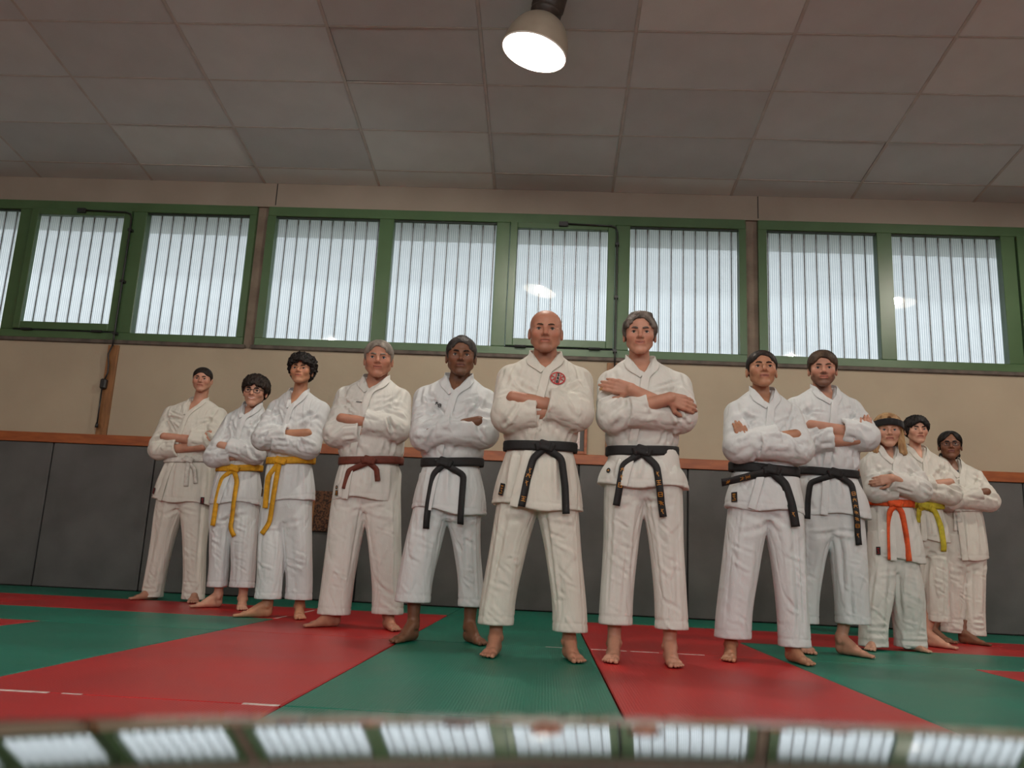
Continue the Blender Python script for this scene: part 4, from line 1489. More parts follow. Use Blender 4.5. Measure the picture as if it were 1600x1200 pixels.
        pr = [(S, E, .045 * ar, .042 * ar), (E, E + (W2 - E) * .35, .043 * ar, .045 * ar), (E + (W2 - E) * .35, W2, .045 * ar, .029 * ar)]
        thumb = s if tuck != 'peek' else s
        pr += hand_prims(W2, fd, nn, thumb, 0.42 if tuck == 'lay' else 0.24, hsz, 0 if tuck in ('tuck', 'peek') else 1)
        bl, bh = prims_box(pr)
        v_, q_ = surface(prims_sdf(pr, 0.006), bl, bh, 0.0055)
        parts.append((v_, q_, 0))
    for (s, O, yw, fs, hz) in feet:
        l = legs[0] if s < 0 else legs[1]
        ank = np.array([O[0], O[1], 0.10 * fs])
        knee = np.array([l[1] * .52 + s * hipw * .46, l[2] * .5, hz + (hipz - hz) * .5])
        mid = ank + (np.array([l[1], l[2] + 0.01, ank[2]]) - ank) * 0.8 + np.array([0, 0.012, 0.22])
        pr = foot_prims(O, yw, s, fs)
        pr.append((ank, mid, .033 * fs, .044)); pr.append((mid, knee, .044, .042))
        nt = len(pr) - 2
        f1, f2 = prims_sdf(pr[:nt - 5] + pr[nt:], 0.012), [prims_sdf([q_], 0.004) for q_ in pr[nt - 5:nt]]
        def fsd(P, f1=f1, f2=f2):
            t_ = f2[0](P)
            for q_ in f2[1:]: t_ = smin(t_, q_(P), 0.002)
            return smin(f1(P), t_, 0.006)
        bl, bh = prims_box(pr); bl[2] = -0.008; bh[2] = hz + 0.14
        def ff(P, fsd=fsd, zt=hz + 0.10): return smax(np.maximum(fsd(P), P[:, 2] - zt), 0.002 - P[:, 2], 0.004)
        v_, q_ = surface(ff, bl, bh, 0.0046)
        parts.append((v_, q_, 0))
        # coarse thigh and hip inside the trousers
        pr = [(mid, knee, .040, .042), (knee, np.array([s * hipw * .9, 0, hipz - .02]), .042, .065), (np.array([s * hipw * .9, 0, hipz - .02]), np.array([0, 0, zb]), .062, .080)]
        bl, bh = prims_box(pr)
        v_, q_ = surface(prims_sdf(pr, 0.03), bl, bh, 0.018)
        parts.append((v_, q_, 0))
    pr = [(np.array([0, 0, zb - .05]), np.array([sxc, .015, zs - .15]), .085, .085), (SL_, SR_, .04, .04)]
    bl, bh = prims_box(pr)
    v_, q_ = surface(prims_sdf(pr, 0.05), bl, bh, 0.018)
    parts.append((v_, q_, 0))
    # eyes
    for v_, f_, m_ in eye_parts(g):
        parts.append((from_head(v_), f_, m_))
    # brows and lash lines
    bt = d.get('brow_t', 1.0)
    for s in (-1, 1):
        pb_ = [from_head((s * x, y, z)) for x, y, z in ((0.011, -0.0965, 0.0215), (0.022, -0.0950, 0.0255), (0.034, -0.0890, 0.0275), (0.047, -0.0765, 0.0225))]
        v_, f_ = tube_data(pb_, [0.0034 * bt * hs, 0.0050 * bt * hs, 0.0043 * bt * hs, 0.0014 * hs], 8)
        parts.append((np.array(v_), f_, 4))
        pb_ = [from_head((s * x, y, z)) for x, y, z in ((0.0205, -0.0855, 0.0060), (0.027, -0.0890, 0.0092), (0.035, -0.0880, 0.0096), (0.0435, -0.0815, 0.0060))]
        v_, f_ = tube_data(pb_, [0.0010 * hs, 0.0018 * hs, 0.0019 * hs, 0.0012 * hs], 6)
        parts.append((np.array(v_), f_, 3))
    # tints
    allv = np.concatenate([p[0] for p in parts])
    col = np.tile(skin, (len(allv), 1))
    L_ = to_head(allv)
    ax_ = np.abs(L_[:, 0]); ly, lz = L_[:, 1], L_[:, 2]
    zl = lz - g['smile'] * (ax_ / 0.022) ** 2
    ishead = (np.abs(L_).max(1) < 0.2)
    def mixc(w, c):
        nonlocal col
        w = (w * ishead)[:, None]
        col = col * (1 - w) + np.array(c) * w
    front = np.clip((-0.055 - ly) / 0.02, 0, 1)
    mixc(0.30 * np.exp(-((ax_ - .042) / .020) ** 2 - ((lz + .022) / .020) ** 2) * front, skin * np.array([1.12, .72, .66]))
    mixc(0.30 * np.exp(-(ax_ / .014) ** 2 - ((lz + .024) / .012) ** 2) * front, skin * np.array([1.12, .72, .66]))
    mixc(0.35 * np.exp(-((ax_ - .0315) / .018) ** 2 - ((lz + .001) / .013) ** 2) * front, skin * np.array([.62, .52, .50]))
    lipw = np.clip((0.026 - ax_) / .004, 0, 1) * np.clip((0.0115 - np.abs(zl + .0570)) / .003, 0, 1) * np.clip((-.078 - ly) / .004, 0, 1)
    mixc(0.75 * lipw, skin * np.array([.86, .48, .46]) if not d.get('lips') else np.array(d['lips']))
    mixc(0.95 * np.clip((0.024 - ax_) / .004, 0, 1) * np.clip((0.0042 - np.abs(zl + .0570)) / .002, 0, 1) * np.clip((-.075 - ly) / .004, 0, 1), d.get('teeth', tuple(skin * np.array([.30, .16, .15]))))
    mixc(0.35 * np.exp(-((ax_ - .009) / .004) ** 2 - ((lz + .034) / .003) ** 2) * front, skin * .25)
    if d.get('stubble'):
        sc_, amt = d['stubble'], d.get('stubble_amt', 0.5)
        beard = np.clip((-0.030 - lz + 0.25 * np.clip(.045 - ax_, 0, .02)) / .014, 0, 1) * np.clip((0.01 - ly) / .02, 0, 1) * np.clip((lz + .150) / .02, 0, 1)
        beard = beard * (1 - np.exp(-((ax_ - .034) / .014) ** 2 - ((lz + .042) / .016) ** 2)) * (1 - lipw)
        if d.get('goatee'): beard = beard * np.clip((.036 - ax_) / .008, 0, 1)
        mixc(amt * beard, sc_)
    if d.get('scalp'):
        sc_, hl = d['scalp'], d.get('scalp_z', 0.055)
        w = np.clip((ly + .02) / .02, 0, 1) * np.clip((lz + .03) / .03, 0, 1)
        mixc(d.get('scalp_amt', .5) * w, sc_)
    body = np_mesh('body', parts, [d['skin_mat'], M['eye_white'], IRIS[d.get('iris', 'brown')], M['pupil'], HAIRC[d.get('brow', d.get('hair_c', 'dark'))]], True, col)
    bo = link('body', body, None, root)
    # ---------------------------------------------------------------- hair
    if d.get('hair'):
        hf = d['hair'](d)
        def hsd(P):
            return hf(to_head(P).astype(F32)) * hs
        ext = d.get('hair_box', ((-.115, -.125, -.06), (.115, .135, .165)))
        c8 = np.array([from_head((ext[i][0], ext[j][1], ext[k][2])) for i in (0, 1) for j in (0, 1) for k in (0, 1)])
        v_, q_ = surface(hsd, c8.min(0), c8.max(0), d.get('hair_h_res', 0.0042))
        if len(v_):
            n_ = vnormals(v_, q_)
            lv = to_head(v_)
            am = d.get('hair_noise', 0.002)
            fz = d.get('hair_freq', (160, 160, 45))
            v_ = v_ + n_ * (am * hs * (vnoise(lv * np.array(fz) + 50, 3) + 0.6 * vnoise(lv * np.array(fz) * 2.1 + 9, 5)))[:, None]
            ho = add_mesh('hair', v_, q_, HAIRC[d['hair_c']], root)
    # ---------------------------------------------------------------- belt
    if d.get('belt'):
        bm_ = BELT[d['belt']]
        n = 72
        th = np.linspace(0, 2 * math.pi, n, endpoint=False) - math.pi / 2
        hb = d.get('belt_h', 0.0235)
        sl = (d['bR'][1] - d['bL'][1]) / max(2 * wb, .1)
        rows_ = []
        rbelt = None
        for dz, off in ((-hb, 0.004), (-hb, 0.015), (-hb * .5, 0.0175), (0, 0.0165), (hb * .5, 0.0175), (hb, 0.015), (hb, 0.004)):
            ca, sa = np.cos(th), np.sin(th)
            z = zb + dz + sl * ca * wb - 0.010 * (-sa) + 0.006
            if rbelt is None:
                rbelt = np.zeros(n)
                for dz2 in (-hb * .9, 0, hb * .9):
                    r = np.full(n, 0.05)
                    zz = zb + dz2 + sl * ca * wb + 0.010 * sa + 0.006
                    for _ in range(40):
                        r = r + np.clip(-torso(np.stack([r * ca, r * sa, zz], 1).astype(F32)), -.03, .03) * .8
                    rbelt = np.maximum(rbelt, r)
            r = rbelt + off - 0.004
            rows_.append(np.stack([r * ca, r * sa, z], 1))
        V_ = np.concatenate(rows_); Q_ = []
        m = len(rows_)
        for i in range(m - 1):
            for j in range(n):
                a, b = i * n + j, i * n + (j + 1) % n
                Q_.append((a, b, b + n, a + n))
        be = add_mesh('belt', V_, np.array(Q_), bm_, root, True, True)
        if d.get('belt') != 'x': tag(be, d['belt'] + ' belt')
        kx = d.get('knot_x', 0.0)
        kz = zb + sl * kx + 0.004 - 0.008
        ky = front_hit(torso, [kx], [zb])[0] - 0.024
        def kn(P):
            a = rbox(P, (kx, ky, kz), (.030, .017, .024), .010, rot(0, 0, .25))
            a = smin(a, rbox(P, (kx - .022, ky + .004, kz - .002), (.026, .012, .021), .008, rot(.3, 0, -.35)), .005)
            a = smin(a, rbox(P, (kx + .022, ky + .004, kz - .004), (.026, .012, .021), .008, rot(-.3, 0, .45)), .005)
            return smax(a, -rcone(P, (kx - .03, ky - .022, kz + .012), (kx + .03, ky - .022, kz - .012), .005, .005), .004)
        v_, q_ = surface(kn, np.array([kx - .075, ky - .04, kz - .055]), np.array([kx + .075, ky + .04, kz + .055]), 0.0045)
        add_mesh('knot', v_, q_, bm_, be)
        both = lambda P: np.minimum(jfull(P), pants(P))
        for ti, tail in enumerate(d['tails']):
            pts = resample(np.array([(kx, kz - .012)] + [(a, b) for a, b in tail]), 26)
            yv = front_hit(both, pts[:, 0], pts[:, 1]) - 0.006
            t = np.linspace(0, 1, 26)
            yv = np.minimum(yv, ky + 0.008)
            for _ in range(6): yv[1:-1] = np.minimum(yv[1:-1], .5 * yv[1:-1] + .25 * (yv[:-2] + yv[2:]))
            for _ in range(3): yv[1:-1] = .25 * yv[:-2] + .5 * yv[1:-1] + .25 * yv[2:]
            yv -= 0.003
            C = np.stack([pts[:, 0], yv, pts[:, 1]], 1)
            T = np.gradient(C, axis=0); T /= np.linalg.norm(T, axis=1)[:, None]
            tw = d.get('twist', (0.25, -0.3))[ti % 2]
            ang = tw * np.sin(t * 2.4)
            side = np.stack([np.cos(ang), np.sin(ang), np.zeros(26)], 1)
            side -= T * (side * T).sum(1)[:, None]; side /= np.linalg.norm(side, axis=1)[:, None]
            Nn = np.cross(side, T); Nn *= np.sign(-Nn[:, 1:2] + 1e-6)
            wv = d.get('belt_w', 0.0172)
            V_, Q_ = ribbon(C, side * wv, Nn, 0.006)
            to = add_mesh('belt_end', V_, Q_, bm_, be, True, True)
            for mk in d.get('gold', {}).get(ti, []):              # embroidered characters: short strokes across the tape
                t0, kind = mk
                i0 = int(t0 * 25)
                strokes(C[i0] + Nn[i0] * 0.0072, side[i0], T[i0], Nn[i0], kind, M['gold'], to, rg)
    # ---------------------------------------------------------------- patches
    for (x, z, w, h, tilt, kind) in d.get('patches', []):
        yv = front_hit(jfull, [x], [z])[0] if kind != 'pants' else front_hit(pants, [x], [z])[0]
        c = np.array([[x, yv, z]])
        n_ = grad(jfull, c)[0]
        n_[2] *= .5; n_ /= np.linalg.norm(n_)
        ca, sa = math.cos(tilt), math.sin(tilt)
        up = np.array([sa, 0, ca]); up -= n_ * up.dot(n_); up /= np.linalg.norm(up)
        side = np.cross(up, n_)
        if side[0] < 0: side = -side
        patch(c[0] + n_ * 0.0080, side, up, n_, w, h, kind, jk, rg)
    if d.get('extra'):
        d['extra'](d, root, from_head, hs, dict(jfull=jfull, WL=WL, WR=WR, pants=pants, bust=bust, zs=zs, neckx=neckx, Vz=Vz, Vx=Vx, jk=jk))
    return root


def plate(name, c, side, up, n, w, h, th, mat, parent):
    V = np.array([c + sx * side * w / 2 + sz * up * h / 2 + k * n * th for k in (0, 1) for sx, sz in ((-1, -1), (1, -1), (1, 1), (-1, 1))])
    Q = np.array([(0, 3, 2, 1), (4, 5, 6, 7), (0, 1, 5, 4), (1, 2, 6, 5), (2, 3, 7, 6), (3, 0, 4, 7)])
    return add_mesh(name, V, Q, mat, parent, False, True)


def bars(name, c, side, up, n, segs, th, mat, parent):
    """Strokes (x0, z0, x1, z1, width) in a plane joined as one embroidered mark."""
    Vs, Qs = [], []
    o = 0
    for x0, z0, x1, z1, w in segs:
        a = np.array([x0, z0]); b = np.array([x1, z1]); t = (b - a) / (np.linalg.norm(b - a) + 1e-9); p = np.array([-t[1], t[0]]) * w / 2
        for k in (0, 1):
            for q in (a - p, b - p, b + p, a + p):
                Vs.append(c + side * q[0] + up * q[1] + n * th * k)
        Qs += [tuple(np.array(f) + o) for f in ((0, 3, 2, 1), (4, 5, 6, 7), (0, 1, 5, 4), (1, 2, 6, 5), (2, 3, 7, 6), (3, 0, 4, 7))]
        o += 8
    return add_mesh(name, np.array(Vs), np.array(Qs), mat, parent, False, True)


GLYPHS = [
    [(-.5, .5, .5, .5), (0, .5, 0, -.5), (-.4, 0, .4, 0), (-.5, -.5, .5, -.5)],
    [(-.5, .2, .5, .2), (0, .6, -.45, -.5), (0, .15, .5, -.5)],
    [(-.4, .5, -.4, -.5), (-.4, .5, .45, .5), (.45, .5, .45, -.5), (-.4, 0, .45, 0), (-.4, -.5, .45, -.5)],
    [(-.5, .5, .2, .3), (-.5, 0, .5, .1), (0, .5, -.1, -.5), (.1, -.1, .5, -.5)],
]


def strokes(c, side, down, n, kind, mat, parent, rg):
    s = 0.011
    if kind == 'x':
        g = GLYPHS[rg.randint(len(GLYPHS))]
        bars('embroidery', c, side, -down, n, [(a * s * 2, b * s * 1.8, e * s * 2, f * s * 1.8, 0.0028) for a, b, e, f in g], 0.0008, mat, parent)
    else:
        bars('embroidery', c, side, -down, n, [(-.004, .012, .004, -.012, .003), (.006, .010, -.006, .0, .003)], 0.0008, mat, parent)


def patch(c, side, up, n, w, h, kind, parent, rg):
    if kind in ('black', 'blackred', 'blackwhite'):
        p = plate('label_patch', c, side, up, n, w, h, 0.0015, M['label_black'], parent)
        c2 = c + n * 0.0018
        mt = {'black': M['gold'], 'blackred': M['label_red'], 'blackwhite': M['tape']}[kind]
        bars('label_print', c2, side, up, n, [(-w * .25, h * .28, w * .25, h * .28, w * .16), (-w * .25, h * .08, w * .2, h * .08, w * .12), (-w * .1, -.05 * h, w * .25, -.2 * h, w * .12), (-w * .28, -h * .32, w * .28, -h * .32, w * .10)], 0.0006, mt, p)
    elif kind == 'line':
        bars('chest_lettering', c, side, up, n, [(-w / 2 + i * w / 7, 0, -w / 2 + (i + .8) * w / 7, 0, h * (0.8 + .3 * (i % 2))) for i in range(7)], 0.0012, M['ink'], parent)
    elif kind == 'kanji':
        for i in range(2):
            g = GLYPHS[i + 1]
            bars('chest_lettering', c + side * (i - .5) * w * .55 - up * i * h * .3, side, up, n, [(a * w * .45, b * h * .5, e * w * .45, f * h * .5, .004) for a, b, e, f in g], 0.0012, M['ink'], parent)
    elif kind == 'emblem':
        segs = []
        k = 28
        for i in range(k):
            a, b = 2 * math.pi * i / k, 2 * math.pi * (i + 1) / k
            segs.append((w / 2 * math.cos(a), h / 2 * math.sin(a), w / 2 * math.cos(b), h / 2 * math.sin(b), .0055))
        for s in (-1, 1):
            segs.append((s * .011 + .006, h * .46, s * .011 - .006, -h * .46, .0045))
            segs.append((s * .015, h * .05, s * w * .46, h * .22, .0045)); segs.append((s * .013, -h * .02, s * w * .46, -h * .26, .0045))
        o = bars('emblem', c, side, up, n, segs, 0.0022, M['label_red'], parent)
        for i in range(3):
            g = GLYPHS[i]
            bars('emblem_character', c + up * (0.019 - .019 * i) + side * (.0035 - .0035 * i), side, up, n, [(a * .011, b * .013, e * .011, f * .013, .003) for a, b, e, f in g], 0.0024, M['ink'], o)
    elif kind == 'badge':
        k = 16
        o = bars('badge', c, side, up, n, [(w * .3 * math.cos(6.283 * i / k), h * .3 * math.sin(6.283 * i / k), w * .3 * math.cos(6.283 * (i + 1) / k), h * .3 * math.sin(6.283 * (i + 1) / k), w * .22) for i in range(k)], 0.0012, M['ink'], parent)
        bars('badge_print', c, side, up, n, [(-w * .2, 0, w * .2, 0, h * .18)], 0.0014, M['gold'], o)
# ------------------------------------------------------------------ hair styles (head frame)
def skull(P):
    return smin(ell(P, (0, 0.014, 0.036), (0.0745, 0.094, 0.084)), ell(P, (0, -0.026, 0.046), (0.064, 0.064, 0.060)), 0.03)


def crop(t, w=0.068, hh=0.085, nape=-0.05, top=0.0, yd=0.076, side=0.0, part=None, swell=0.0, rag=0.006):
    """Close hair: skull grown by t (more on top), cut by the face opening, ears and nape."""
    def f(P):
        X = P.copy(); X[:, 0] = np.abs(X[:, 0])
        d = skull(P) - t - top * np.clip((P[:, 2] - 0.04) / 0.08, 0, 1) - swell * np.clip((P[:, 1]) / 0.08, 0, 1)
        face = ell(P, (0, -0.112, -0.016), (w, yd, hh)) + rag * vnoise(P.astype(float) * 75 + 31, 2)
        if part is not None:
            face = smin(face, rcone(P, (part, -0.10, 0.03), (part * 0.6, -0.085, 0.085), 0.030, 0.012), 0.02)
        d = smax(d, -face, 0.008)
        low = np.interp(P[:, 1], [-0.05, -0.015, 0.012, 0.05], [0.03, -0.012 + side, -0.008 + side, nape])
        d = smax(d, low - P[:, 2], 0.008)
        ear = ell(X, (0.084, 0.012, -0.012), (0.022, 0.021, 0.034))
        return smax(d, -ear, 0.006)
    return f


def h_buzz(d): return crop(0.0055, 0.066, 0.078, -0.045, 0.003, rag=.002)
def h_short(d): return crop(0.008, 0.066, 0.093, -0.05, 0.004)
def h_greying(d):
    a = crop(0.007, 0.066, 0.096, -0.05, 0.004)
    return lambda P: smin(a(P), ell(P, (0.0, -0.030, 0.118), (0.026, 0.030, 0.014)), 0.012)
def h_receding(d):
    a = crop(0.013, 0.070, 0.102, -0.06, -0.003, side=-0.01)
    return lambda P: smin(a(P), ell(P, (0.006, -0.012, 0.118), (0.055, 0.06, 0.013)), 0.025)
def h_neat(d): return crop(0.010, 0.067, 0.085, -0.05, 0.008)
def h_mop(d):
    a = crop(0.019, 0.066, 0.066, -0.075, 0.010, side=-0.004, swell=0.006, rag=0.016)
    def f(P):
        b = rcone(P, (0.035, -0.078, 0.078), (-0.050, -0.082, 0.044), 0.022, 0.013)
        b = smin(b, rcone(P, (0.03, -0.080, 0.080), (0.060, -0.062, 0.040), 0.020, 0.010), 0.01)
        return smin(a(P), b, 0.012)
    return f
def h_curly(d):
    a = crop(0.024, 0.068, 0.072, -0.085, 0.016, side=-0.012, swell=0.008, rag=0.018)
    rg = np.random.RandomState(11)
    B = []
    for _ in range(90):
        v = rg.normal(size=3); v /= np.linalg.norm(v)
        if v[2] < -0.35 or (v[1] < -0.3 and v[2] < 0.42): continue
        r = rg.uniform(0.010, 0.019)
        B.append((np.array([0, 0.012, 0.042]) + v * np.array([0.098, 0.108, 0.112]), r))
    def f(P):
        d_ = a(P)
        for c, r in B: d_ = smin(d_, sph(P, c, r), 0.006)
        X = P.copy(); X[:, 0] = np.abs(X[:, 0])
        return smax(d_, -ell(X, (0.090, 0.006, -0.012), (0.020, 0.016, 0.026)), 0.005)
    return f
def h_back(d):
    a = crop(0.0065, 0.067, 0.088, -0.07, 0.003)
    return lambda P: smin(smin(a(P), ell(P, (0, 0.118, 0.03), (0.032, 0.026, 0.032)), 0.012), rcone(P, (0, 0.125, 0.02), (0.0, 0.115, -0.10), 0.02, 0.008), 0.012)
def h_long(d):
    a = crop(0.013, 0.066, 0.080, -0.10, 0.006, side=-0.03, part=0.0)
    def f(P):
        b = None
        for s in (-1, 1):
            for (x0, y0, x1, y1, z1, r0, r1) in ((.066, -.012, .078, -.030, -.150, .016, .021), (.074, .010, .094, .002, -.160, .018, .024), (.066, .045, .080, .045, -.165, .025, .030)):
                c = rcone(P, (s * x0, y0, 0.03), (s * x1, y1, z1), r0, r1)
                b = c if b is None else smin(b, c, 0.012)
        b = smin(b, rcone(P, (0, 0.08, 0.0), (0, 0.075, -0.16), 0.035, 0.05), 0.02)
        b = np.maximum(b, -0.168 - P[:, 2] + 0.012 * np.sin(P[:, 0] * 120))
        return smin(a(P), b, 0.012)
    return f
def h_curtain(d):
    a = crop(0.018, 0.068, 0.078, -0.10, 0.006, side=-0.018, swell=0.004)
    def f(P):
        b = None
        for s in (-1, 1):
            for (x1, y1, z1, r) in ((.040, -.090, .036, .011), (.058, -.074, .024, .012), (.070, -.050, .010, .013)):
                c = rcone(P, (s * 0.008, -.064, .106), (s * (x1 * .62), y1 + .004, .066), .015, .014)
                c = smin(c, rcone(P, (s * (x1 * .62), y1 + .004, .066), (s * x1, y1, z1), .014, r * .6), .008)
                b = c if b is None else smin(b, c, 0.008)
        return smin(a(P), b, 0.01)
    return f
def h_tied(d):
    a = crop(0.010, 0.067, 0.082, -0.09, 0.004, side=-0.02, part=0.012)
    return lambda P: smin(a(P), ell(P, (0.0, 0.10, -0.05), (0.075, 0.035, 0.045)), 0.02)


# ------------------------------------------------------------------ accessories
def glasses(col, w=0.021, h=0.0165, rr=0.0016):
    def f(d, root, fh, hs, env):
        gl = None
        g = empty('glasses')
        g.parent = root
        for s in (-1, 1):
            pts = []
            for i in range(25):
                a = 2 * math.pi * i / 24
                ca, sa = math.cos(a), math.sin(a)
                e = 0.62
                x = 0.0325 * s + w * math.copysign(abs(ca) ** e, ca); z = 0.002 + h * math.copysign(abs(sa) ** e, sa)
                pts.append(fh((x, -0.1055 + 0.30 * max(0, abs(x) - 0.02), z)))
            v, fa = tube_data(pts, rr * hs, 6, caps=False)
            add_mesh('rim', np.array(v), np.array(fa), col, g)
            c = fh((0.0325 * s, -0.1045, 0.002))
            pts = [fh((s * 0.0535, -0.0960, 0.008)), fh((s * 0.071, -0.078, 0.008)), fh((s * 0.080, -0.02, 0.008)), fh((s * 0.080, 0.010, 0.004))]
            v, fa = tube_data(pts, rr * hs, 6)
            link('temple', fix_normals(mesh('temple', v, fa, True)), col, g)
        v, fa = tube_data([fh((-0.0125, -0.1055, 0.006)), fh((0, -0.1085, 0.0085)), fh((0.0125, -0.1055, 0.006))], rr * hs, 6)
        link('bridge', fix_normals(mesh('bridge', v, fa, True)), col, g)
    return f
def headband(d, root, fh, hs, env):
    def f(P):
        dd = skull(P) - 0.0245
        inner = skull(P) - 0.008
        pl = np.abs(P[:, 2] - 0.070 - 0.08 * P[:, 1] + 2.4 * P[:, 0] ** 2) - 0.0245
        return np.maximum(np.maximum(dd, -inner), pl)
    HRi = lambda P: f(P.astype(F32))
    v, q = surface(HRi, np.array([-.12, -.13, .02]), np.array([.12, .15, .12]), 0.004)
    add_mesh('headband', fh(v), q, M['headband'], root)
def undershirt(d, root, fh, hs, env):
    glasses(M['specs'], 0.021, 0.0145, 0.0017)(d, root, fh, hs, env)
    z0 = env['Vz'] - 0.02
    f = lambda P: np.maximum(np.maximum(env['bust'](P) - 0.004, P[:, 2] - (env['Vz'] + 0.052)), np.maximum(z0 - 0.02 - P[:, 2], P[:, 1] - 0.02))
    c = env['neckx']
    v, q = surface(f, np.array([c - .13, -.15, z0 - .04]), np.array([c + .13, .04, env['Vz'] + .07]), 0.006)
    add_mesh('undershirt', v, q, M['shirt'], root)
def ring_on(d, root, fh, hs, env):
    w = env['WR'] + np.array([-0.085, -0.012 - 0.014, 0.100])
    pts = [w + 0.0105 * np.array([0.62 * math.cos(a), 0.78 * math.sin(a), 0.78 * math.cos(a)]) for a in np.linspace(0, 2 * math.pi, 17)]
    v, f = tube_data(pts, 0.0016, 6, caps=False)
    add_mesh('ring', np.array(v), np.array(f), M['ring'], root)


SK = {'fair': srgb(200, 154, 130), 'rosy': srgb(190, 141, 118), 'ruddy': srgb(182, 130, 106), 'olive': srgb(184, 134, 104), 'tan': srgb(178, 130, 101), 'brown': srgb(120, 82, 60), 'deep': srgb(124, 84, 62)}
SKM = {k: skin_mat('skin_' + k, v) for k, v in SK.items()}


def P_(k, **kw):
    kw['skin_mat'] = SKM[kw['skin']]
    kw['skin'] = SK[kw['skin']]
    return kw


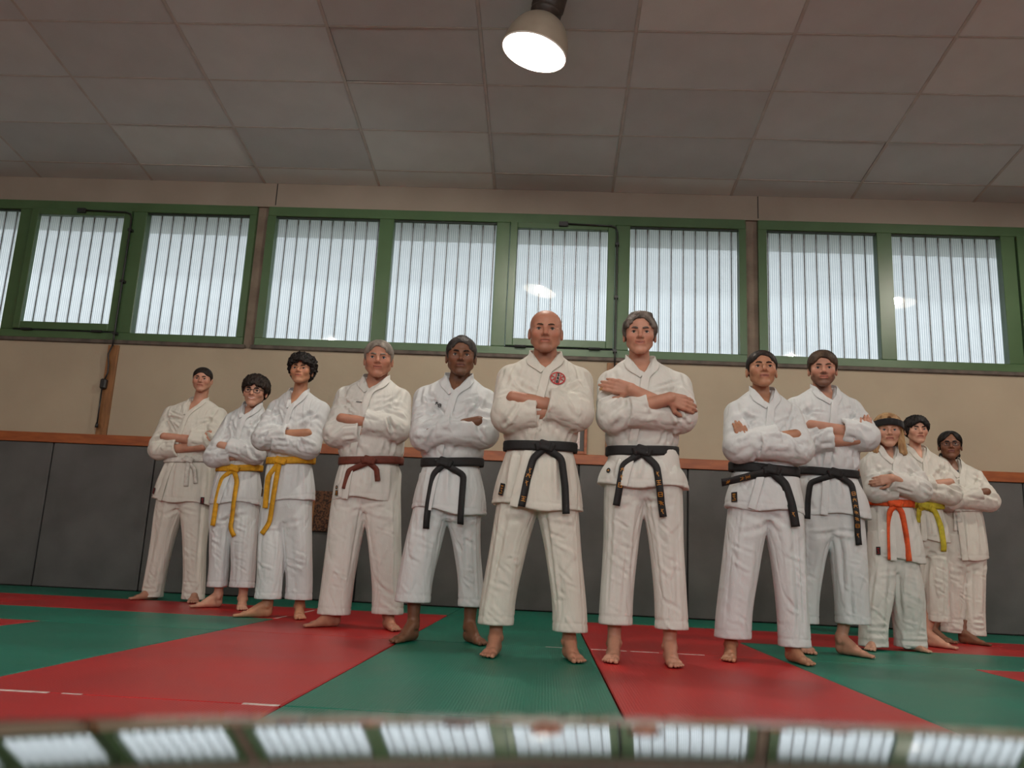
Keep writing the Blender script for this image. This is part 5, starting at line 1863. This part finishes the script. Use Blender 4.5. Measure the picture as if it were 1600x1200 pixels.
PEOPLE = [
 P_('A', seed=1, yaw=0.2, X=-2.978, Y=6.85, top=(.009, 1.923), chin=(.004, 1.709), eL=(-.072, 1.787), eR=(.123, 1.795), V=(-.022, 1.498), shL=(-.267, 1.547), shR=(.246, 1.577), elL=(-.309, 1.232), elR=(.306, 1.300),
    bL=(-.199, 1.119), bR=(.199, 1.14), hL=(-.276, .795), hR=(.24, .767), cr=(-.021, .715), pLo=(-.26, .030), pLi=(-.092, .030), pRi=(.074, .030), pRo=(.25, .032), fLt=(-.283, -.171), fRt=(.261, -.252),
    skin='rosy', gi='gi_cream', hair=h_buzz, hair_c='dark', hair_h=.006, hair_noise=.0006, top_arm='R', sL=.46, sR=.48, hL_='peek', belt='white', knot_x=.043, tails=[[(.048, 1.046), (.061, .907)], [(.104, 1.048), (.129, .934)]],
    patches=[(-.215, .862, .030, .050, .25, 'blackred'), (.186, .800, .030, .055, -.05, 'blackred')], face=dict(jaw=1.08, fat=.004), iris='hazel', dep=1.1, bunch=1, foot=.98, neck=1.06,
    label='teenager with buzz cut and white belt, tallest of the three boys'),
 P_('B', seed=2, yaw=0.12, X=-2.375, Y=6.35, top=(.055, 1.774), chin=(.039, 1.516), eL=(-.029, 1.597), eR=(.165, 1.605), V=(.024, 1.432), shL=(-.150, 1.440), shR=(.190, 1.460), elL=(-.235, 1.135), elR=(.225, 1.170),
    bL=(-.159, 1.024), bR=(.159, 1.038), hL=(-.191, .761), hR=(.204, .769), cr=(.001, .64), pLo=(-.138, .153), pLi=(.010, .160), pRi=(.033, .161), pRo=(.214, .169), fLt=(-.183, -.18), fRt=(.222, -.229),
    skin='fair', gi='gi_cool', hair=h_mop, hair_c='dark', hair_h=.026, hair_noise=.0065, hair_freq=(90, 90, 30), top_arm='R', sL=.52, sR=.80, belt='yellow', knot_x=.006,
    tails=[[(-.073, .947), (-.091, .791), (-.102, .592)], [(.047, .934), (.045, .743), (.032, .58), (.07, .523)]], face=dict(jaw=.94, smile=.006), teeth=srgb(225, 215, 205), roll=.05, dep=.9, arm=.92, hand=.9, neck=.9,
    extra=glasses(M['specs'], rr=.0023), label='smiling boy in dark glasses with a long yellow belt'),
 P_('C', seed=3, yaw=0.06, X=-1.795, Y=5.75, top=(.017, 1.825), chin=(-.001, 1.579), eL=(-.075, 1.651), eR=(.119, 1.641), V=(-.007, 1.418), shL=(-.185, 1.449), shR=(.233, 1.464), elL=(-.245, 1.213), elR=(.225, 1.165),
    bL=(-.151, 1.035), bR=(.151, 1.051), hL=(-.159, .730), hR=(.201, .796), cr=(.014, .588), pLo=(-.145, .123), pLi=(.027, .132), pRi=(.061, .125), pRo=(.239, .134), fLt=(-.211, -.206), fRt=(.225, -.184),
    skin='olive', gi='gi_cool', hair=h_curly, hair_c='black', hair_h=.040, hair_noise=.009, hair_freq=(62, 62, 62), hair_box=((-.13, -.135, -.10), (.13, .15, .18)), top_arm='L', sL=.60, sR=.85, belt='yellow', knot_x=-.035,
    tails=[[(-.103, .92), (-.10, .71)], [(-.041, .906), (-.048, .725), (-.059, .611), (-.101, .538)]], patches=[(-.141, .815, .028, .05, .1, 'black')], face=dict(jaw=.98, smile=.003), pitch=.12, dep=.9, arm=.95, neck=.95,
    label='tall slim boy with curly black hair and yellow belt'),
 P_('D', seed=4, yaw=0.16, X=-1.134, Y=5.28, top=(-.002, 1.807), chin=(.001, 1.551), eL=(-.093, 1.648), eR=(.105, 1.655), V=(-.024, 1.455), shL=(-.245, 1.469), shR=(.215, 1.478), elL=(-.284, 1.20), elR=(.255, 1.245),
    bL=(-.186, 1.002), bR=(.186, 1.022), hL=(-.215, .765), hR=(.195, .777), cr=(-.007, .684), pLo=(-.248, .077), pLi=(-.05, .086), pRi=(.087, .093), pRo=(.28, .102), fLt=(-.274, -.208), fRt=(.279, -.195),
    skin='ruddy', gi='gi', hair=h_short, hair_c='grey', hair_h=.012, hair_noise=.001, top_arm='R', sL=.48, sR=.60, belt='brown', knot_x=.022, tails=[[(-.094, .938), (-.112, .824)], [(.078, .954), (.091, .882)]],
    patches=[(-.165, .835, .026, .030, .1, 'badge'), (-.160, .800, .026, .032, .1, 'black'), (-.062, 1.371, .055, .006, .06, 'line')], face=dict(jaw=1.08, nose=.003, fat=.003, smile=.004), brow='grey', iris='blue', belly=.015, dep=1.05, neck=1.08,
    label='grey haired man smiling, with a brown belt'),
 P_('E', seed=5, yaw=0.1, X=-.542, Y=4.66, top=(.015, 1.688), chin=(.014, 1.447), eL=(-.072, 1.54), eR=(.112, 1.546), V=(-.003, 1.343), shL=(-.226, 1.358), shR=(.22, 1.375), elL=(-.222, 1.124), elR=(.256, 1.150),
    bL=(-.159, .948), bR=(.159, .962), hL=(-.21, .697), hR=(.215, .671), cr=(-.016, .631), pLo=(-.261, .211), pLi=(-.071, .206), pRi=(.081, .199), pRo=(.221, .192), fLt=(-.221, -.238), fRt=(.245, -.132),
    skin='brown', gi='gi_cool', hair=h_greying, hair_c='darkgrey', hair_h=.014, hair_noise=.0012, top_arm='L', sL=.56, sR=.80, belt='black', knot_x=-.025, tails=[[(-.078, .883), (-.095, .722), (-.10, .589)], [(.086, .883), (.085, .744), (.084, .621)]],
    patches=[(-.077, 1.270, .035, .035, .1, 'kanji')], face=dict(jaw=1.08, nose=.002, lip=.0012, brow=.002), stubble=srgb(88, 66, 56), stubble_amt=.4, goatee=1, brow='black', neck=1.05,
    label='dark skinned man with short greying hair and black belt'),
 P_('F', seed=6, yaw=0.0, X=-.046, Y=4.17, top=(.003, 1.704), chin=(.006, 1.475), eL=(-.084, 1.563), eR=(.095, 1.569), V=(.011, 1.375), shL=(-.215, 1.384), shR=(.235, 1.40), elL=(-.240, 1.170), elR=(.252, 1.195),
    bL=(-.168, .994), bR=(.168, .998), hL=(-.235, .704), hR=(.227, .679), cr=(-.002, .684), pLo=(-.267, .148), pLi=(-.094, .144), pRi=(.095, .129), pRo=(.262, .137), fLt=(-.203, -.182), fRt=(.218, -.211),
    skin='ruddy', gi='gi_cream', hair=None, hair_c='brown', hair_h=.0, top_arm='R', sL=.47, sR=.47, belt='black', knot_x=.025, tails=[[(-.029, .929), (-.055, .822), (-.075, .694)], [(.107, .935), (.129, .80), (.138, .67)]],
    gold={0: [(.45, 'l'), (.55, 'x'), (.66, 'l'), (.9, 'x')]}, patches=[(-.170, .775, .030, .058, .25, 'black'), (.074, 1.330, .072, .060, 0, 'emblem')], face=dict(jaw=1.04, brow=.001, fat=.002), scalp=srgb(120, 92, 78), scalp_amt=.45,
    stubble=srgb(110, 76, 60), stubble_amt=.35, goatee=1, brow_t=.8, belly=.008, dep=1.05, iris='hazel', neck=1.08, arm=1.06, label='bald man with a red round emblem on his chest and black belt'),
 P_('G', seed=7, yaw=-0.08, X=.463, Y=4.20, top=(-.026, 1.723), chin=(-.015, 1.492), eL=(-.114, 1.588), eR=(.072, 1.595), V=(-.005, 1.381), shL=(-.213, 1.385), shR=(.234, 1.402), elL=(-.230, 1.190), elR=(.250, 1.205),
    bL=(-.164, .994), bR=(.164, 1.004), hL=(-.226, .823), hR=(.24, .819), cr=(.019, .755), pLo=(-.196, .174), pLi=(-.033, .17), pRi=(.077, .165), pRo=(.234, .169), fLt=(-.148, -.177), fRt=(.144, -.225),
    skin='rosy', gi='gi', hair=h_receding, hair_c='pepper', hair_h=.014, hair_noise=.0025, top_arm='L', sL=.58, sR=.85, hL_='lay', hR_='over', belt='black', knot_x=-.013, tails=[[(-.103, .92), (-.118, .829), (-.133, .722)], [(.056, .92), (.073, .80), (.092, .678)]],
    gold={0: [(.45, 'x'), (.58, 'l'), (.70, 'x')], 1: [(.4, 'l'), (.55, 'x'), (.68, 'x'), (.82, 'x'), (.93, 'l')]}, patches=[(-.166, .892, .030, .030, 0, 'badge')], face=dict(jaw=.98, nose=.004, smile=.005, cheek=.002), brow_t=1.2, extra=ring_on,
    label='man with receding wavy grey hair, gripping his own upper arm'),
 P_('H', seed=8, yaw=-0.1, X=1.167, Y=4.57, top=(-.022, 1.64), chin=(-.003, 1.416), eL=(-.100, 1.499), eR=(.070, 1.506), V=(.003, 1.324), shL=(-.20, 1.320), shR=(.19, 1.345), elL=(-.239, 1.115), elR=(.224, 1.120),
    bL=(-.167, .988), bR=(.167, .967), hL=(-.223, .773), hR=(.199, .746), cr=(-.003, .70), pLo=(-.273, .114), pLi=(-.087, .109), pRi=(.056, .088), pRo=(.219, .082), fLt=(-.246, -.211), fRt=(.165, -.203),
    skin='tan', gi='gi_cool', hair=h_back, hair_c='dark', hair_h=.008, hair_noise=.001, hair_box=((-.115, -.125, -.13), (.115, .16, .15)), top_arm='L', sL=.75, sR=.80, hR_='peek', belt='black', knot_x=.0, belt_h=.026, belt_w=.022,
    tails=[[(-.095, .940), (-.187, .912), (-.26, .893)], [(.068, .90), (.099, .792), (.118, .681)]], gold={0: [(.5, 'x'), (.62, 'x'), (.9, 'x')], 1: [(.8, 'l')]}, patches=[(-.180, .822, .036, .052, -.1, 'black')],
    face=dict(jaw=.92, brow=-.002, lip=.0008), lips=srgb(160, 92, 80), pitch=.14, brow_t=.9, dep=.95, arm=.98, hand=.88, foot=.88, neck=.86, label='woman with dark hair tied back and a black belt'),
 P_('I', seed=9, yaw=-0.24, X=1.682, Y=5.14, top=(-.014, 1.808), chin=(-.014, 1.569), eL=(-.108, 1.663), eR=(.080, 1.671), V=(.013, 1.468), shL=(-.231, 1.489), shR=(.215, 1.48), elL=(-.215, 1.255), elR=(.275, 1.290),
    bL=(-.172, 1.049), bR=(.172, 1.035), hL=(-.190, .792), hR=(.249, .785), cr=(.01, .666), pLo=(-.234, .166), pLi=(-.076, .174), pRi=(.027, .179), pRo=(.221, .189), fLt=(-.174, -.172), fRt=(.169, -.194),
    skin='rosy', gi='gi_cool', hair=h_neat, hair_c='brown', hair_h=.018, hair_noise=.0014, top_arm='R', sL=.47, sR=.46, hL_='peek', belt='black', knot_x=.004, tails=[[(-.144, .973), (-.16, .874), (-.166, .759)], [(.097, .975), (.111, .812), (.125, .622)]],
    gold={1: [(.36, 'x'), (.44, 'x'), (.52, 'x'), (.60, 'x'), (.68, 'x'), (.76, 'x'), (.9, 'l')]}, face=dict(jaw=1.04, smile=.003), stubble=srgb(78, 54, 42), stubble_amt=.75, dep=1.0, fyR=.55,
    label='bearded man with short brown hair and a long embroidered black belt'),
 P_('J', seed=10, yaw=-0.24, X=2.255, Y=5.65, top=(-.011, 1.525), chin=(-.003, 1.293), eL=(-.085, 1.392), eR=(.075, 1.399), V=(-.001, 1.193), shL=(-.182, 1.215), shR=(.183, 1.215), elL=(-.197, 1.020), elR=(.218, 1.035),
    bL=(-.132, .925), bR=(.132, .922), hL=(-.150, .560), hR=(.200, .550), cr=(-.005, .473), pLo=(-.236, .029), pLi=(-.061, .030), pRi=(-.012, .030), pRo=(.183, .030), fLt=(-.255, -.236), fRt=(.149, -.149),
    skin='fair', gi='gi', hair=h_long, hair_c='blond', hair_h=.018, hair_noise=.003, hair_freq=(150, 150, 14), hair_box=((-.15, -.13, -.19), (.15, .15, .16)), top_arm='R', sL=.5, sR=.86, hR_='lay', belt='orange', knot_x=-.016,
    tails=[[(-.059, .864), (-.067, .708), (-.07, .557)], [(.02, .867), (.038, .713), (.044, .554)]], twist=(.3, -1.0), patches=[(-.120, .612, .028, .050, 0, 'blackred')], face=dict(jaw=.88, nose=-.003, brow=-.003, cheek=.002, fat=.002), brow='blond', iris='blue',
    brow_t=.6, dep=.88, arm=.86, hand=.82, foot=.82, neck=.80, bunch=1, ar=.85, extra=headband, label='blond child with black headband and orange belt'),
 P_('K', seed=11, yaw=-0.08, X=2.659, Y=6.10, top=(-.028, 1.608), chin=(-.012, 1.391), eL=(-.118, 1.459), eR=(.068, 1.470), V=(-.014, 1.274), shL=(-.170, 1.290), shR=(.190, 1.275), elL=(-.180, 1.089), elR=(.217, 1.065),
    bL=(-.125, .955), bR=(.125, .955), hL=(-.150, .711), hR=(.165, .708), cr=(-.016, .592), pLo=(-.20, .186), pLi=(-.05, .178), pRi=(-.008, .176), pRo=(.144, .176), fLt=(-.12, -.16), fRt=(.095, -.202),
    skin='fair', gi='gi_cream', hair=h_curtain, hair_c='black', hair_h=.024, hair_noise=.006, hair_freq=(90, 90, 25), hair_box=((-.125, -.13, -.12), (.125, .15, .16)), top_arm='L', sL=.60, sR=.85, belt='lime', knot_x=-.039, tails=[[(-.078, .923), (-.086, .83)], [(.028, .92), (.06, .806), (.072, .641)]],
    face=dict(jaw=.94, nose=-.001, lip=.001), pitch=.04, dep=.85, arm=.90, hand=.9, foot=.92, neck=.85, fyR=.6, ar=.9, label='boy with dark curtain hair and lime yellow belt behind the headband child'),
 P_('L', seed=12, yaw=-0.36, X=3.161, Y=6.60, top=(-.057, 1.584), chin=(-.057, 1.356), eL=(-.152, 1.465), eR=(.030, 1.473), V=(-.040, 1.226), shL=(-.185, 1.282), shR=(.180, 1.27), elL=(-.205, 1.067), elR=(.232, 1.075),
    bL=(-.150, .983), bR=(.135, .993), hL=(-.150, .596), hR=(.165, .617), cr=(-.033, .518), pLo=(-.203, .078), pLi=(-.036, .086), pRi=(-.021, .071), pRo=(.121, .07), fLt=(-.199, -.198), fRt=(.048, -.232),
    skin='deep', gi='gi_cream', hair=h_tied, hair_c='black', hair_h=.012, hair_noise=.0015, hair_box=((-.12, -.125, -.12), (.12, .16, .15)), top_arm='L', sL=.86, sR=.88, belt='white', knot_x=-.093, tails=[[(-.096, .908), (-.10, .812)], [(-.075, .909), (-.074, .876)]],
    face=dict(jaw=.94, brow=-.002, lip=.001), lips=srgb(128, 66, 58), dep=.95, arm=.92, hand=.85, foot=.86, neck=.85, pitch=.10, bunch=1, fyR=.6, fyL=.3, extra=undershirt,
    label='woman with glasses and white belt, last in the line by the wall'),
]
import time as _t
for _d in PEOPLE:
    _t0 = _t.time()
    person(_d)
    pass
_tris = sum(len(m.polygons) for m in bpy.data.meshes)
